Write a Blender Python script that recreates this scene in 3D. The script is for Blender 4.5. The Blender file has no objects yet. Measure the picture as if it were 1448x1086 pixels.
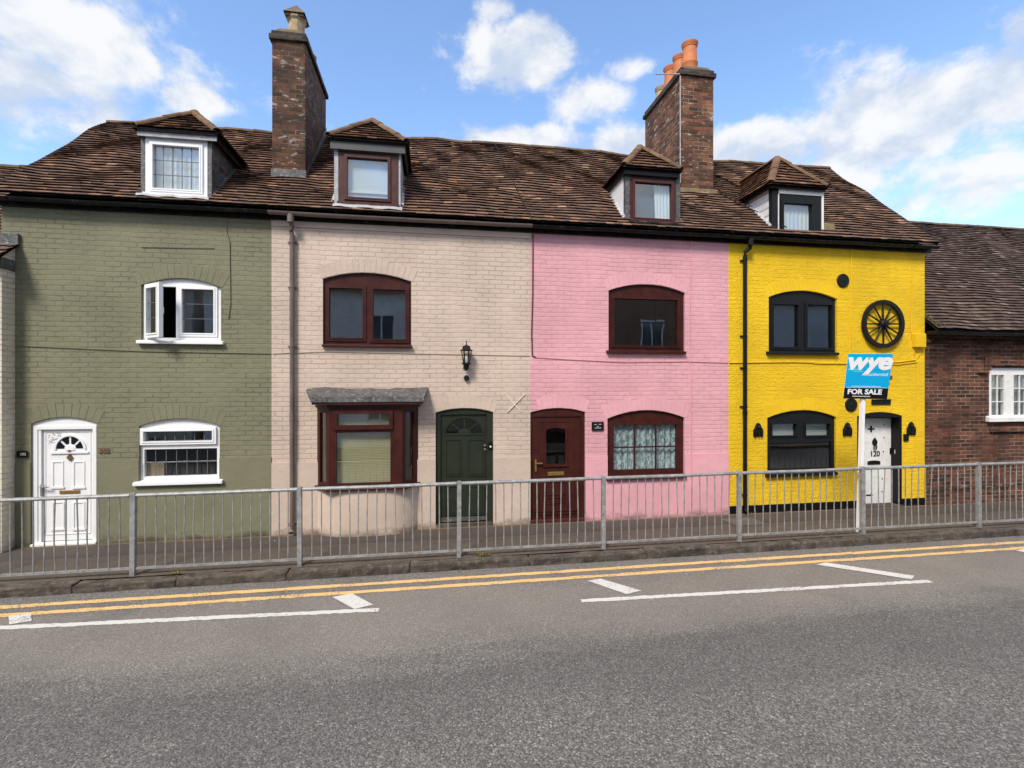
import bpy, bmesh, math, random
from math import sin, cos, pi, sqrt, atan2, radians
from mathutils import Vector, Matrix
random.seed(7)
SC = bpy.context.scene
COL = SC.collection

# ------------------------------------------------------------------ survey
TH = math.atan(0.164); CT, ST = cos(TH), sin(TH)
F = 694.0; CD = 8.486; CH = 2.45          # focal length (px), camera to facade, camera height
def P(px, py, y=0.0):                      # a sight line met with the vertical plane y
    u = px-724; v = 543-py; den = F*CT-u*ST; D = CD+y
    return D*(u*CT+F*ST)/den, CH+D*v/den
def PX(px, y=0.0): return P(px, 543, y)[0]
def PZ(px, py, y=0.0): return P(px, py, y)[1]
def G(px, py, z):                          # a sight line met with the ground
    u = px-724; v = 543-py; t = (CH-z)/(-v)
    return t*(u*CT+F*ST), -CD+t*(F*CT-u*ST)
ROAD = -0.16
def rect(px0, py0, px1, py1, y=0.0):
    m = (px0+px1)/2
    return (PX(px0, y), PX(px1, y), PZ(m, py1, y), PZ(m, py0, y))

# ------------------------------------------------------------------ materials
def nt(name):
    m = bpy.data.materials.new(name); m.use_nodes = True
    t = m.node_tree; t.nodes.clear()
    out = t.nodes.new('ShaderNodeOutputMaterial'); b = t.nodes.new('ShaderNodeBsdfPrincipled')
    t.links.new(b.outputs[0], out.inputs[0])
    return m, t, b
def N(t, k, **kw):
    n = t.nodes.new(k)
    for a, v in kw.items():
        if a.startswith('i_'):
            n.inputs[a[2:].replace('_', ' ')].default_value = v
        else: setattr(n, a, v)
    return n
def math_(t, op, a, b=None, clamp=False):
    n = t.nodes.new('ShaderNodeMath'); n.operation = op; n.use_clamp = clamp
    for i, v in enumerate((a, b)):
        if v is None: continue
        if isinstance(v, (int, float)): n.inputs[i].default_value = v
        else: t.links.new(v, n.inputs[i])
    return n.outputs[0]
def mixc(t, fac, a, b, mode='MIX'):
    n = t.nodes.new('ShaderNodeMix'); n.data_type = 'RGBA'; n.blend_type = mode
    for s, v in ((n.inputs[0], fac), (n.inputs[6], a), (n.inputs[7], b)):
        if isinstance(v, (int, float)): s.default_value = v
        elif isinstance(v, tuple): s.default_value = (*v, 1) if len(v) == 3 else v
        else: t.links.new(v, s)
    return n.outputs[2]
def ramp(t, src, stops, interp='LINEAR'):
    n = t.nodes.new('ShaderNodeValToRGB'); n.color_ramp.interpolation = interp
    e = n.color_ramp.elements
    while len(e) < len(stops): e.new(0.5)
    for el, (p, c) in zip(e, stops):
        el.position = p; el.color = (*c, 1) if len(c) == 3 else c
    t.links.new(src, n.inputs[0]); return n.outputs[0]
def maprange(t, src, a, b, c=0.0, d=1.0, smooth=False):
    n = t.nodes.new('ShaderNodeMapRange'); n.interpolation_type = 'SMOOTHSTEP' if smooth else 'LINEAR'
    t.links.new(src, n.inputs[0])
    for i, v in zip((1, 2, 3, 4), (a, b, c, d)): n.inputs[i].default_value = v
    return n.outputs[0]
def noise(t, vec, scale, detail=4, rough=0.55, dist=0.0, out=0):
    n = N(t, 'ShaderNodeTexNoise', i_Scale=scale, i_Detail=detail, i_Roughness=rough, i_Distortion=dist)
    if vec is not None: t.links.new(vec, n.inputs['Vector'])
    return n.outputs[out]
def pos(t): return N(t, 'ShaderNodeNewGeometry').outputs['Position']
def scaled(t, v, s):
    n = N(t, 'ShaderNodeVectorMath', operation='MULTIPLY'); t.links.new(v, n.inputs[0]); n.inputs[1].default_value = s
    return n.outputs[0]
def bump(t, b, h, strength, dist, prev=None):
    n = N(t, 'ShaderNodeBump'); n.inputs['Strength'].default_value = strength; n.inputs['Distance'].default_value = dist
    t.links.new(h, n.inputs['Height'])
    if prev is not None: t.links.new(prev, n.inputs['Normal'])
    t.links.new(n.outputs[0], b.inputs['Normal']); return n.outputs[0]

def plain(name, col, rough=0.5, var=0.12, vs=6.0, bs=60.0, bd=0.0012, metal=0.0, dirt=None, dirt_amt=0.5, spec=None):
    m, t, b = nt(name); p = pos(t)
    b.inputs['Specular IOR Level'].default_value = spec if spec is not None else (0.22 if max(col) < 0.03 else 0.5)
    n1 = noise(t, p, vs, 5)
    f = maprange(t, n1, 0.3, 0.7)
    lo = tuple(c*(1-var) for c in col); hi = tuple(min(1, c*(1+var)) for c in col)
    c = mixc(t, f, lo, hi)
    if dirt:
        n2 = noise(t, p, vs*2.3, 6, 0.65)
        c = mixc(t, maprange(t, n2, 0.52, 0.72, 0, dirt_amt), c, dirt)
    t.links.new(c, b.inputs['Base Color'])
    n3 = noise(t, p, bs, 3)
    t.links.new(maprange(t, n1, 0.2, 0.8, rough-0.07, rough+0.07), b.inputs['Roughness'])
    b.inputs['Metallic'].default_value = metal
    if bd: bump(t, b, n3, 0.6, bd)
    return m

def wall_uv(t, wob=0.012):
    g = N(t, 'ShaderNodeNewGeometry')
    sp = N(t, 'ShaderNodeSeparateXYZ'); t.links.new(g.outputs['Position'], sp.inputs[0])
    sn = N(t, 'ShaderNodeSeparateXYZ'); t.links.new(g.outputs['True Normal'], sn.inputs[0])
    side = math_(t, 'GREATER_THAN', math_(t, 'ABSOLUTE', sn.outputs[0]), 0.7)
    mx = t.nodes.new('ShaderNodeMix'); t.links.new(side, mx.inputs[0])
    t.links.new(sp.outputs[0], mx.inputs[2]); t.links.new(sp.outputs[1], mx.inputs[3])
    cb = N(t, 'ShaderNodeCombineXYZ'); t.links.new(mx.outputs[0], cb.inputs[0]); t.links.new(sp.outputs[2], cb.inputs[1])
    nz = noise(t, g.outputs['Position'], 1.6, 4, 0.6, 0, 1)
    nz2 = noise(t, g.outputs['Position'], 14, 2, 0.5, 0, 1)
    a = N(t, 'ShaderNodeVectorMath', operation='MULTIPLY_ADD'); t.links.new(nz, a.inputs[0])
    a.inputs[1].default_value = (wob*3, wob*4, 0); t.links.new(cb.outputs[0], a.inputs[2])
    a2 = N(t, 'ShaderNodeVectorMath', operation='MULTIPLY_ADD'); t.links.new(nz2, a2.inputs[0])
    a2.inputs[1].default_value = (wob, wob*0.9, 0); t.links.new(a.outputs[0], a2.inputs[2])
    return a2.outputs[0], g.outputs['Position'], sp.outputs[2]

def painted_brick(name, col, joint=0.55, depth=0.010, stucco=0.0, grime=(0.05, 0.045, 0.035), jw=0.011, joint_cover=0.5, chips=None):
    m, t, b = nt(name); uv, p, z = wall_uv(t)
    br = N(t, 'ShaderNodeTexBrick', i_Scale=1.0)
    br.inputs['Brick Width'].default_value = 0.225; br.inputs['Row Height'].default_value = 0.078
    br.inputs['Mortar Size'].default_value = jw; br.inputs['Mortar Smooth'].default_value = 0.35
    br.inputs['Color1'].default_value = (0, 0, 0, 1); br.inputs['Color2'].default_value = (1, 1, 1, 1)
    t.links.new(uv, br.inputs['Vector'])
    mort = br.outputs['Fac']
    tone = br.outputs['Color']
    big = noise(t, p, 0.9, 5); mid = noise(t, p, 7, 5, 0.6); fine = noise(t, p, 55, 4, 0.6)
    lo = tuple(c*0.86 for c in col); hi = tuple(min(1, c*1.1) for c in col)
    c = mixc(t, maprange(t, big, 0.3, 0.7), lo, hi)
    tn = math_(t, 'MULTIPLY', tone, 0.14)
    c = mixc(t, tn, c, tuple(x*0.55 for x in col))
    c = mixc(t, maprange(t, mid, 0.54, 0.76, 0, 0.5), c, tuple(x*0.74 for x in col))
    # crevice shade of open joints painted into the colour, along with patchy dirt
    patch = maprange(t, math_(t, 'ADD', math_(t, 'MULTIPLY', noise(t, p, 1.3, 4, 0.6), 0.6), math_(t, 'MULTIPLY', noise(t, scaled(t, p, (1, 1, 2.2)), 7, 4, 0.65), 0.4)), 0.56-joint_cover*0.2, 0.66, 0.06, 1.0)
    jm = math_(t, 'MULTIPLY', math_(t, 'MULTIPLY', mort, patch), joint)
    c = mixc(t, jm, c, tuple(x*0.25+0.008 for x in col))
    # pits
    pit = maprange(t, fine, 0.66, 0.74, 0, 0.45)
    c = mixc(t, pit, c, tuple(x*0.4 for x in col))
    # ground splash and flaking near the pavement
    gz = math_(t, 'ADD', z, math_(t, 'MULTIPLY', math_(t, 'SUBTRACT', noise(t, scaled(t, p, (1.4, 1.4, 3)), 2.2, 5, 0.65), 0.5), 0.6))
    c = mixc(t, maprange(t, gz, -0.02, 0.13, 0.8, 0.0), c, grime)
    if stucco:
        sp2 = maprange(t, noise(t, scaled(t, p, (1, 1, 1.6)), 19, 4, 0.65), 0.66, 0.71, 0, 0.5); c = mixc(t, sp2, c, tuple(x*0.35 for x in col))
    if chips:
        ch = maprange(t, noise(t, p, 4.6, 6, 0.7), 0.70, 0.73, 0, 0.7)
        c = mixc(t, ch, c, chips)
    run = maprange(t, noise(t, scaled(t, p, (7, 7, 0.5)), 1.0, 5, 0.65), 0.58, 0.74, 0, 0.22)
    c = mixc(t, run, c, tuple(x*0.55 for x in col))
    t.links.new(c, b.inputs['Base Color'])
    b.inputs['Roughness'].default_value = 0.75; b.inputs['Specular IOR Level'].default_value = 0.3
    h = math_(t, 'SUBTRACT', 1.0, math_(t, 'MULTIPLY', mort, math_(t, 'ADD', math_(t, 'MULTIPLY', patch, 0.75 if not stucco else 0.3), 0.3 if not stucco else 0.12)))
    h = math_(t, 'ADD', h, math_(t, 'MULTIPLY', tone, 0.25))
    h = math_(t, 'ADD', h, math_(t, 'MULTIPLY', mid, 0.9))
    h = math_(t, 'ADD', h, math_(t, 'MULTIPLY', fine, 0.35+stucco*0.8))
    if stucco:
        lump = noise(t, scaled(t, p, (1, 1, 1.25)), 21, 4, 0.6, 0.8); h = math_(t, 'ADD', h, math_(t, 'MULTIPLY', lump, stucco*1.1))
    bump(t, b, h, 1.0, depth)
    return m

def render_coat(name, col, grime):
    m, t, b = nt(name); p = pos(t); sp = N(t, 'ShaderNodeSeparateXYZ'); t.links.new(p, sp.inputs[0])
    big = noise(t, p, 1.3, 5); mid = noise(t, p, 6, 6, 0.65); fine = noise(t, p, 45, 4)
    c = mixc(t, maprange(t, big, 0.3, 0.7), tuple(c*0.88 for c in col), tuple(min(1, c*1.06) for c in col))
    c = mixc(t, maprange(t, mid, 0.56, 0.75, 0, 0.35), c, tuple(x*0.7 for x in col))
    gz = math_(t, 'ADD', sp.outputs[2], math_(t, 'MULTIPLY', math_(t, 'SUBTRACT', noise(t, scaled(t, p, (1.2, 1.2, 3)), 2.4, 6, 0.7), 0.5), 0.5))
    c = mixc(t, maprange(t, gz, -0.04, 0.11, 0.85, 0.0), c, grime)
    t.links.new(c, b.inputs['Base Color']); b.inputs['Roughness'].default_value = 0.72
    b.inputs['Specular IOR Level'].default_value = 0.3
    bump(t, b, math_(t, 'ADD', mid, math_(t, 'MULTIPLY', fine, 0.3)), 0.8, 0.012)
    return m

def bare_brick(name, c1, c2, mortar, bw=0.225, rh=0.078, soot=0.5, mortarpatch=0.5, depth=0.012, white=0.0):
    m, t, b = nt(name); uv, p, z = wall_uv(t, 0.008)
    br = N(t, 'ShaderNodeTexBrick', i_Scale=1.0)
    br.inputs['Brick Width'].default_value = bw; br.inputs['Row Height'].default_value = rh
    br.inputs['Mortar Size'].default_value = 0.009; br.inputs['Mortar Smooth'].default_value = 0.25
    br.inputs['Color1'].default_value = (0, 0, 0, 1); br.inputs['Color2'].default_value = (1, 1, 1, 1)
    t.links.new(uv, br.inputs['Vector'])
    tone = br.outputs['Color']; mort = br.outputs['Fac']
    mid = noise(t, p, 9, 5, 0.6); fine = noise(t, p, 60, 4, 0.6)
    c = ramp(t, tone, [(0.0, tuple(x*0.45 for x in c1)), (0.3, c1), (0.6, c2), (0.85, tuple(x*1.35 for x in c2)), (1.0, tuple(x*0.7 for x in c1))])
    c = mixc(t, maprange(t, mid, 0.35, 0.7, 0, 0.5), c, tuple(x*0.5 for x in c1))
    pm = maprange(t, noise(t, p, 1.5, 5, 0.6), 0.6-mortarpatch*0.35, 0.68, 0.15, 1.0)
    mcol = mixc(t, maprange(t, fine, 0.4, 0.6), tuple(x*0.75 for x in mortar), mortar)
    c = mixc(t, math_(t, 'MULTIPLY', mort, 1.0), c, mixc(t, pm, tuple(x*0.5 for x in c1), mcol))
    if white:
        w = maprange(t, noise(t, scaled(t, p, (3, 3, 9)), 2.0, 4, 0.6), 0.60, 0.66, 0, white)
        c = mixc(t, w, c, (0.62, 0.58, 0.52))
    so = maprange(t, noise(t, p, 2.6, 6, 0.7), 0.38, 0.64, 0, soot*0.85)
    c = mixc(t, so, c, (0.03, 0.026, 0.024))
    li = maprange(t, noise(t, p, 15, 6, 0.7), 0.68, 0.74, 0, 0.5)
    c = mixc(t, li, c, (0.36, 0.33, 0.25))
    t.links.new(c, b.inputs['Base Color']); b.inputs['Roughness'].default_value = 0.9
    b.inputs['Specular IOR Level'].default_value = 0.2
    h = math_(t, 'ADD', math_(t, 'SUBTRACT', 1.0, mort), math_(t, 'MULTIPLY', fine, 0.5))
    h = math_(t, 'ADD', h, math_(t, 'MULTIPLY', tone, 0.35))
    bump(t, b, h, 1.0, depth); return m

def tile_mat(name, stops, lichen=0.4, moss=0.0):
    m, t, b = nt(name); g = N(t, 'ShaderNodeNewGeometry'); p = g.outputs['Position']
    c = ramp(t, g.outputs['Random Per Island'], stops)
    n1 = noise(t, p, 5, 5, 0.6)
    c = mixc(t, maprange(t, n1, 0.35, 0.7, 0.0, 0.38), c, (0.045, 0.034, 0.028))
    n2 = noise(t, p, 24, 6, 0.7)
    c = mixc(t, maprange(t, n2, 0.60, 0.72, 0, lichen), c, (0.32, 0.26, 0.18))
    if moss:
        n4 = noise(t, p, 3, 6, 0.75); c = mixc(t, maprange(t, n4, 0.62, 0.7, 0, moss), c, (0.11, 0.10, 0.03))
    t.links.new(c, b.inputs['Base Color']); b.inputs['Roughness'].default_value = 0.88
    b.inputs['Specular IOR Level'].default_value = 0.25
    bump(t, b, noise(t, p, 70, 4), 0.7, 0.004); return m

def glass_mat(name, tint=(0.8, 0.86, 0.86), ior=2.2, rough=0.01, wav=0.0):
    m = bpy.data.materials.new(name); m.use_nodes = True; t = m.node_tree; t.nodes.clear()
    out = t.nodes.new('ShaderNodeOutputMaterial')
    tr = N(t, 'ShaderNodeBsdfTransparent'); tr.inputs[0].default_value = (*tint, 1)
    gl = N(t, 'ShaderNodeBsdfGlossy'); gl.inputs['Roughness'].default_value = rough
    f0 = ((ior-1)/(ior+1))**2
    lw = N(t, 'ShaderNodeLayerWeight'); lw.inputs[0].default_value = 0.5
    fac = math_(t, 'ADD', math_(t, 'MULTIPLY', math_(t, 'POWER', lw.outputs['Facing'], 5.0), 1-f0), f0)
    if wav:
        bp = N(t, 'ShaderNodeBump'); bp.inputs['Strength'].default_value = 0.25; bp.inputs['Distance'].default_value = wav
        t.links.new(noise(t, pos(t), 2.5, 1), bp.inputs['Height']); t.links.new(bp.outputs[0], gl.inputs['Normal'])
    mx = N(t, 'ShaderNodeMixShader'); t.links.new(fac, mx.inputs[0])
    t.links.new(tr.outputs[0], mx.inputs[1]); t.links.new(gl.outputs[0], mx.inputs[2])
    t.links.new(mx.outputs[0], out.inputs[0]); return m

def slat_mat(name, c1, c2, pitch, axis=2, rough=0.7):
    m, t, b = nt(name); p = pos(t); sp = N(t, 'ShaderNodeSeparateXYZ'); t.links.new(p, sp.inputs[0])
    fr = math_(t, 'FRACT', math_(t, 'DIVIDE', sp.outputs[axis], pitch))
    w = maprange(t, fr, 0.0, 0.35)
    c = mixc(t, w, c1, c2)
    c = mixc(t, maprange(t, noise(t, scaled(t, p, (2, 2, 40)), 3, 4), 0.4, 0.7, 0, 0.4), c, tuple(x*0.8 for x in c1))
    t.links.new(c, b.inputs['Base Color']); b.inputs['Roughness'].default_value = rough
    bump(t, b, w, 0.8, 0.004); return m

def lace_mat(name, col, holes=0.45, fine=True):
    m, t, b = nt(name); p = pos(t)
    if fine:
        n1 = noise(t, scaled(t, p, (1, 1, 0.42)), 30, 3, 0.6, 0.8); n2 = noise(t, p, 95, 2)
        h = maprange(t, n1, 0.44, 0.56, 1.0-holes, 1.0)
        t.links.new(math_(t, 'MULTIPLY', h, maprange(t, n2, 0.3, 0.6, 0.8, 1.0)), b.inputs['Alpha'])
    b.inputs['Base Color'].default_value = (*col, 1); b.inputs['Roughness'].default_value = 0.9
    return m

OLIVE = (0.202, 0.193, 0.121); CREAM = (0.578, 0.458, 0.375); PINK = (0.69, 0.35, 0.39); YEL = (0.85, 0.545, 0.014)
M = {}
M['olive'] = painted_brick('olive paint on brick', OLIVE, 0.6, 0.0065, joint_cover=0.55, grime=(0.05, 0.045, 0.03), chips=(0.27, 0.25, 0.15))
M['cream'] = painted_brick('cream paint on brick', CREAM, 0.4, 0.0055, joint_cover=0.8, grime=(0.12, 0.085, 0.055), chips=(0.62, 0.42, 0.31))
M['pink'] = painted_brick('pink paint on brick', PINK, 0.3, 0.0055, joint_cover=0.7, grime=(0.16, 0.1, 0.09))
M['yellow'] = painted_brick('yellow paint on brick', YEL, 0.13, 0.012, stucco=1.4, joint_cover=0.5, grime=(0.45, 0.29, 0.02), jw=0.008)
M['olive_r'] = render_coat('olive plinth paint', tuple(x*0.95 for x in OLIVE), (0.045, 0.04, 0.03))
M['cream_r'] = render_coat('cream plinth paint', tuple(x*0.95 for x in CREAM), (0.14, 0.10, 0.07))
M['pink_r'] = render_coat('pink plinth paint', PINK, (0.2, 0.12, 0.11))
M['yellow_r'] = render_coat('yellow plinth paint', tuple(x*0.9 for x in YEL), (0.5, 0.32, 0.02))
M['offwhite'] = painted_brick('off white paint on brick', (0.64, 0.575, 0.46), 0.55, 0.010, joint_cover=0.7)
M['redbrick'] = bare_brick('dark red brick', (0.10, 0.042, 0.028), (0.17, 0.062, 0.036), (0.44, 0.34, 0.26), soot=0.6, mortarpatch=0.6)
M['stackbrick'] = bare_brick('sooty chimney brick', (0.10, 0.049, 0.030), (0.165, 0.070, 0.039), (0.25, 0.205, 0.155), soot=0.85, mortarpatch=0.6, white=0.55, rh=0.082)
M['stackbrick_red'] = bare_brick('worn chimney brick', (0.135, 0.060, 0.036), (0.23, 0.094, 0.050), (0.36, 0.29, 0.22), soot=0.6, mortarpatch=0.5, white=0.6, rh=0.082)
TS = [(0.0, (0.100, 0.062, 0.047)), (0.25, (0.134, 0.080, 0.057)), (0.6, (0.168, 0.096, 0.066)), (0.85, (0.21, 0.115, 0.073)), (0.95, (0.30, 0.16, 0.092)), (1.0, (0.42, 0.27, 0.17))]
M['tile'] = tile_mat('old clay tile', TS, 0.45)
M['tile_brown'] = tile_mat('brown clay tile', [(0, (0.050, 0.034, 0.028)), (0.4, (0.085, 0.056, 0.044)), (0.8, (0.122, 0.080, 0.062)), (0.96, (0.16, 0.108, 0.085)), (1, (0.26, 0.20, 0.16))], 0.4, 0.3)
M['tile_orange'] = tile_mat('dormer clay tile', [(0, (0.06, 0.032, 0.022)), (0.4, (0.12, 0.058, 0.034)), (0.8, (0.19, 0.092, 0.048)), (1, (0.30, 0.16, 0.08))], 0.45)
M['hip'] = tile_mat('hip tile clay', [(0, (0.10, 0.055, 0.032)), (0.5, (0.155, 0.088, 0.048)), (1, (0.22, 0.13, 0.07))], 0.7, 0.5)
M['ridge'] = tile_mat('ridge tile clay', [(0, (0.09, 0.06, 0.04)), (0.5, (0.14, 0.095, 0.06)), (1, (0.22, 0.15, 0.09))], 0.5, 0.5)
M['deck'] = plain('roof underlay', (0.025, 0.019, 0.016), 0.9)
M['white'] = plain('white upvc', (0.80, 0.80, 0.80), 0.32, 0.03, 3, 40, 0.0006, dirt=(0.5, 0.47, 0.42), dirt_amt=0.18)
M['whitepaint'] = plain('weathered white paint', (0.74, 0.73, 0.71), 0.55, 0.06, 5, 60, 0.002, dirt=(0.35, 0.32, 0.28), dirt_amt=0.35)
M['maroon'] = plain('maroon paint', (0.046, 0.0105, 0.0075), 0.42, 0.25, 7, 50, 0.0008, spec=0.25)
M['maroon_wood'] = plain('dull maroon wood', (0.066, 0.020, 0.017), 0.45, 0.25, 7, 50, 0.001, spec=0.3)
M['green'] = plain('dark green paint', (0.022, 0.028, 0.018), 0.38, 0.12, 5, 50, 0.0008)
M['black'] = plain('black gloss paint', (0.006, 0.006, 0.006), 0.35, 0.15, 5, 60, 0.001)
M['blackiron'] = plain('black cast iron', (0.007, 0.007, 0.007), 0.5, 0.2, 9, 80, 0.002)
M['charcoal'] = plain('charcoal upvc', (0.010, 0.0105, 0.012), 0.4, 0.1, 5, 60, 0.0008)
M['gutter'] = plain('black gutter', (0.007, 0.0065, 0.0065), 0.4, 0.2, 4, 30, 0.001, dirt=(0.08, 0.065, 0.05), dirt_amt=0.5)
M['brownpipe'] = plain('brown gutter paint', (0.14, 0.105, 0.092), 0.42, 0.15, 4, 30, 0.001, dirt=(0.18, 0.16, 0.15), dirt_amt=0.5)
M['lead'] = plain('weathered lead', (0.068, 0.067, 0.067), 0.5, 0.4, 7, 20, 0.008, dirt=(0.34, 0.33, 0.31), dirt_amt=0.65)
M['lead_light'] = plain('pale lead', (0.36, 0.36, 0.37), 0.6, 0.25, 9, 30, 0.004, dirt=(0.12, 0.11, 0.11), dirt_amt=0.6)
M['greyfascia'] = plain('grey fascia paint', (0.052, 0.052, 0.05), 0.5, 0.08)
M['leadcame'] = plain('lead came', (0.10, 0.11, 0.12), 0.5, 0.1, bd=0)
M['galv'] = plain('galvanised steel', (0.30, 0.305, 0.31), 0.5, 0.28, 10, 60, 0.0012, metal=0.3, dirt=(0.13, 0.095, 0.07), dirt_amt=0.65)
M['galv_dull'] = plain('dull cast cover', (0.10, 0.09, 0.08), 0.8, 0.3, 12, 40, 0.006)
M['brass'] = plain('worn brass', (0.42, 0.27, 0.09), 0.35, 0.2, 20, 60, 0.0005, metal=0.8)
M['chrome'] = plain('satin chrome', (0.6, 0.6, 0.6), 0.25, 0.05, metal=0.9, bd=0)
M['rust'] = plain('rusty brown metal', (0.13, 0.062, 0.024), 0.7, 0.3, 30)
M['terracotta'] = plain('orange terracotta', (0.47, 0.148, 0.05), 0.7, 0.2, 9, 50, 0.003, dirt=(0.2, 0.08, 0.04), dirt_amt=0.4)
M['buffpot'] = plain('buff fireclay', (0.36, 0.26, 0.15), 0.8, 0.25, 9, 50, 0.003, dirt=(0.10, 0.08, 0.06), dirt_amt=0.6)
M['cowl'] = plain('weathered clay cowl', (0.11, 0.075, 0.048), 0.85, 0.3, 12, 40, 0.004, dirt=(0.30, 0.22, 0.13), dirt_amt=0.5)
M['mortar'] = plain('mossy mortar', (0.21, 0.155, 0.085), 0.9, 0.35, 11, 40, 0.008, dirt=(0.06, 0.05, 0.035), dirt_amt=0.7)
M['capstone'] = bare_brick('sooty cap brick', (0.06, 0.045, 0.038), (0.10, 0.075, 0.06), (0.20, 0.18, 0.15), soot=0.6, rh=0.08)
M['glass'] = glass_mat('window glass', ior=2.9, wav=0.004)
M['glass_dark'] = glass_mat('dark glass', (0.35, 0.38, 0.38), 1.8, wav=0.003)
M['net'] = lace_mat('net curtain', (0.72, 0.75, 0.78), 0.0, False)
M['lace'] = lace_mat('lace curtain', (0.74, 0.86, 0.88), 0.62)
M['curtain'] = lace_mat('white curtain', (0.85, 0.84, 0.80), 0.0, False)
M['blind'] = slat_mat('woven blind', (0.42, 0.34, 0.17), (0.70, 0.59, 0.33), 0.026)
M['blindwhite'] = slat_mat('pale slatted blind', (0.40, 0.39, 0.34), (0.74, 0.72, 0.64), 0.035)
M['boards'] = slat_mat('white weatherboard', (0.30, 0.29, 0.28), (0.80, 0.79, 0.78), 0.15)
M['card'] = plain('tan card', (0.40, 0.28, 0.17), 0.8)
M['bulb'] = plain('frosted bulb glass', (0.8, 0.8, 0.78), 0.3, bd=0)
M['palecream'] = plain('pale cream paint', (0.74, 0.60, 0.48), 0.6)
M['farpane'] = plain('dim far glass', (0.07, 0.10, 0.13), 0.1, 0.25, 3, bd=0, spec=0.8)
M['greynet'] = lace_mat('grey net curtain', (0.30, 0.31, 0.33), 0.0, False)
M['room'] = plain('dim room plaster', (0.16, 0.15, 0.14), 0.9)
M['signblue'] = plain('sky blue sign print', (0.0, 0.40, 0.75), 0.4, 0.04, 3, bd=0)
M['signblack'] = plain('black sign print', (0.008, 0.008, 0.01), 0.4, 0.04, 3, bd=0)
M['signwhite'] = plain('white sign print', (0.84, 0.84, 0.85), 0.45, 0.02, 3, bd=0)
M['moss'] = plain('yellow green moss', (0.13, 0.12, 0.03), 0.95, 0.4, 30)
M['weed'] = plain('dry weed', (0.17, 0.145, 0.04), 0.9, 0.4, 30)

def asphalt_mat():
    m, t, b = nt('worn road asphalt'); p = pos(t)
    v = N(t, 'ShaderNodeTexVoronoi', i_Scale=70.0); v.feature = 'F1'
    dn = N(t, 'ShaderNodeVectorMath', operation='MULTIPLY_ADD'); t.links.new(noise(t, p, 45, 2, 0.5, 0, 1), dn.inputs[0])
    dn.inputs[1].default_value = (0.03, 0.03, 0.03); t.links.new(p, dn.inputs[2]); t.links.new(dn.outputs[0], v.inputs['Vector'])
    stone = N(t, 'ShaderNodeSeparateColor'); t.links.new(v.outputs['Color'], stone.inputs[0])
    base = ramp(t, stone.outputs[0], [(0, (0.120, 0.112, 0.104)), (0.35, (0.180, 0.168, 0.156)), (0.7, (0.245, 0.229, 0.213)), (0.93, (0.315, 0.295, 0.272)), (1, (0.46, 0.435, 0.40))])
    gap = maprange(t, v.outputs['Distance'], 0.42, 0.78, 0, 0.85)
    c = mixc(t, gap, base, (0.062, 0.057, 0.052))
    fn = noise(t, p, 130, 3, 0.7)
    c = mixc(t, maprange(t, fn, 0.3, 0.7, 0, 0.3), c, (0.07, 0.066, 0.062))
    # wear: paler dusty strip along the bays, darker traffic bands
    sp = N(t, 'ShaderNodeSeparateXYZ'); t.links.new(p, sp.inputs[0])
    st = noise(t, scaled(t, p, (0.22, 1.3, 1)), 1.3, 5, 0.6)
    yy = math_(t, 'ADD', sp.outputs[1], math_(t, 'MULTIPLY', math_(t, 'SUBTRACT', st, 0.5), 1.6))
    dust = math_(t, 'MULTIPLY', maprange(t, yy, -4.0, -3.0, 0, 1, True), maprange(t, yy, -1.9, -2.3, 0.35, 1, True))
    c = mixc(t, math_(t, 'MULTIPLY', dust, 0.5), c, (0.275, 0.243, 0.205))
    tyre = math_(t, 'MULTIPLY', maprange(t, yy, -3.5, -4.0, 0, 1, True), maprange(t, yy, -5.0, -4.3, 0, 1, True))
    c = mixc(t, math_(t, 'MULTIPLY', tyre, 0.34), c, (0.075, 0.073, 0.072))
    oil = maprange(t, noise(t, scaled(t, p, (0.7, 1, 1)), 1.1, 3, 0.5), 0.66, 0.76, 0, 0.3); c = mixc(t, oil, c, (0.06, 0.057, 0.055))
    st2 = noise(t, p, 0.7, 5, 0.6)
    c = mixc(t, maprange(t, st2, 0.4, 0.7, 0, 0.22), c, (0.06, 0.058, 0.056))
    t.links.new(c, b.inputs['Base Color']); b.inputs['Roughness'].default_value = 0.85
    b.inputs['Specular IOR Level'].default_value = 0.3
    h = math_(t, 'SUBTRACT', math_(t, 'MULTIPLY', stone.outputs[1], 0.6), v.outputs['Distance'])
    h = math_(t, 'ADD', h, math_(t, 'MULTIPLY', fn, 0.3))
    bump(t, b, h, 0.9, 0.006); return m
M['asphalt'] = asphalt_mat()

def paint_line_mat(name, col, worn):
    m, t, b = nt(name); p = pos(t)
    n1 = noise(t, p, 38, 5, 0.7); n2 = noise(t, p, 3, 5, 0.6)
    f = math_(t, 'ADD', n1, math_(t, 'MULTIPLY', n2, 0.5))
    c = mixc(t, maprange(t, n1, 0.3, 0.7, 0, 0.3), col, tuple(x*0.72 for x in col))
    c = mixc(t, maprange(t, f, worn, worn+0.07, 0, 0.85), c, (0.13, 0.125, 0.115))
    t.links.new(c, b.inputs['Base Color']); b.inputs['Roughness'].default_value = 0.7
    bump(t, b, n1, 0.9, 0.006); return m
M['yline'] = paint_line_mat('yellow road paint', (0.72, 0.455, 0.18), 0.80)
M['wline'] = paint_line_mat('white road paint', (0.60, 0.585, 0.55), 0.83)

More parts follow.
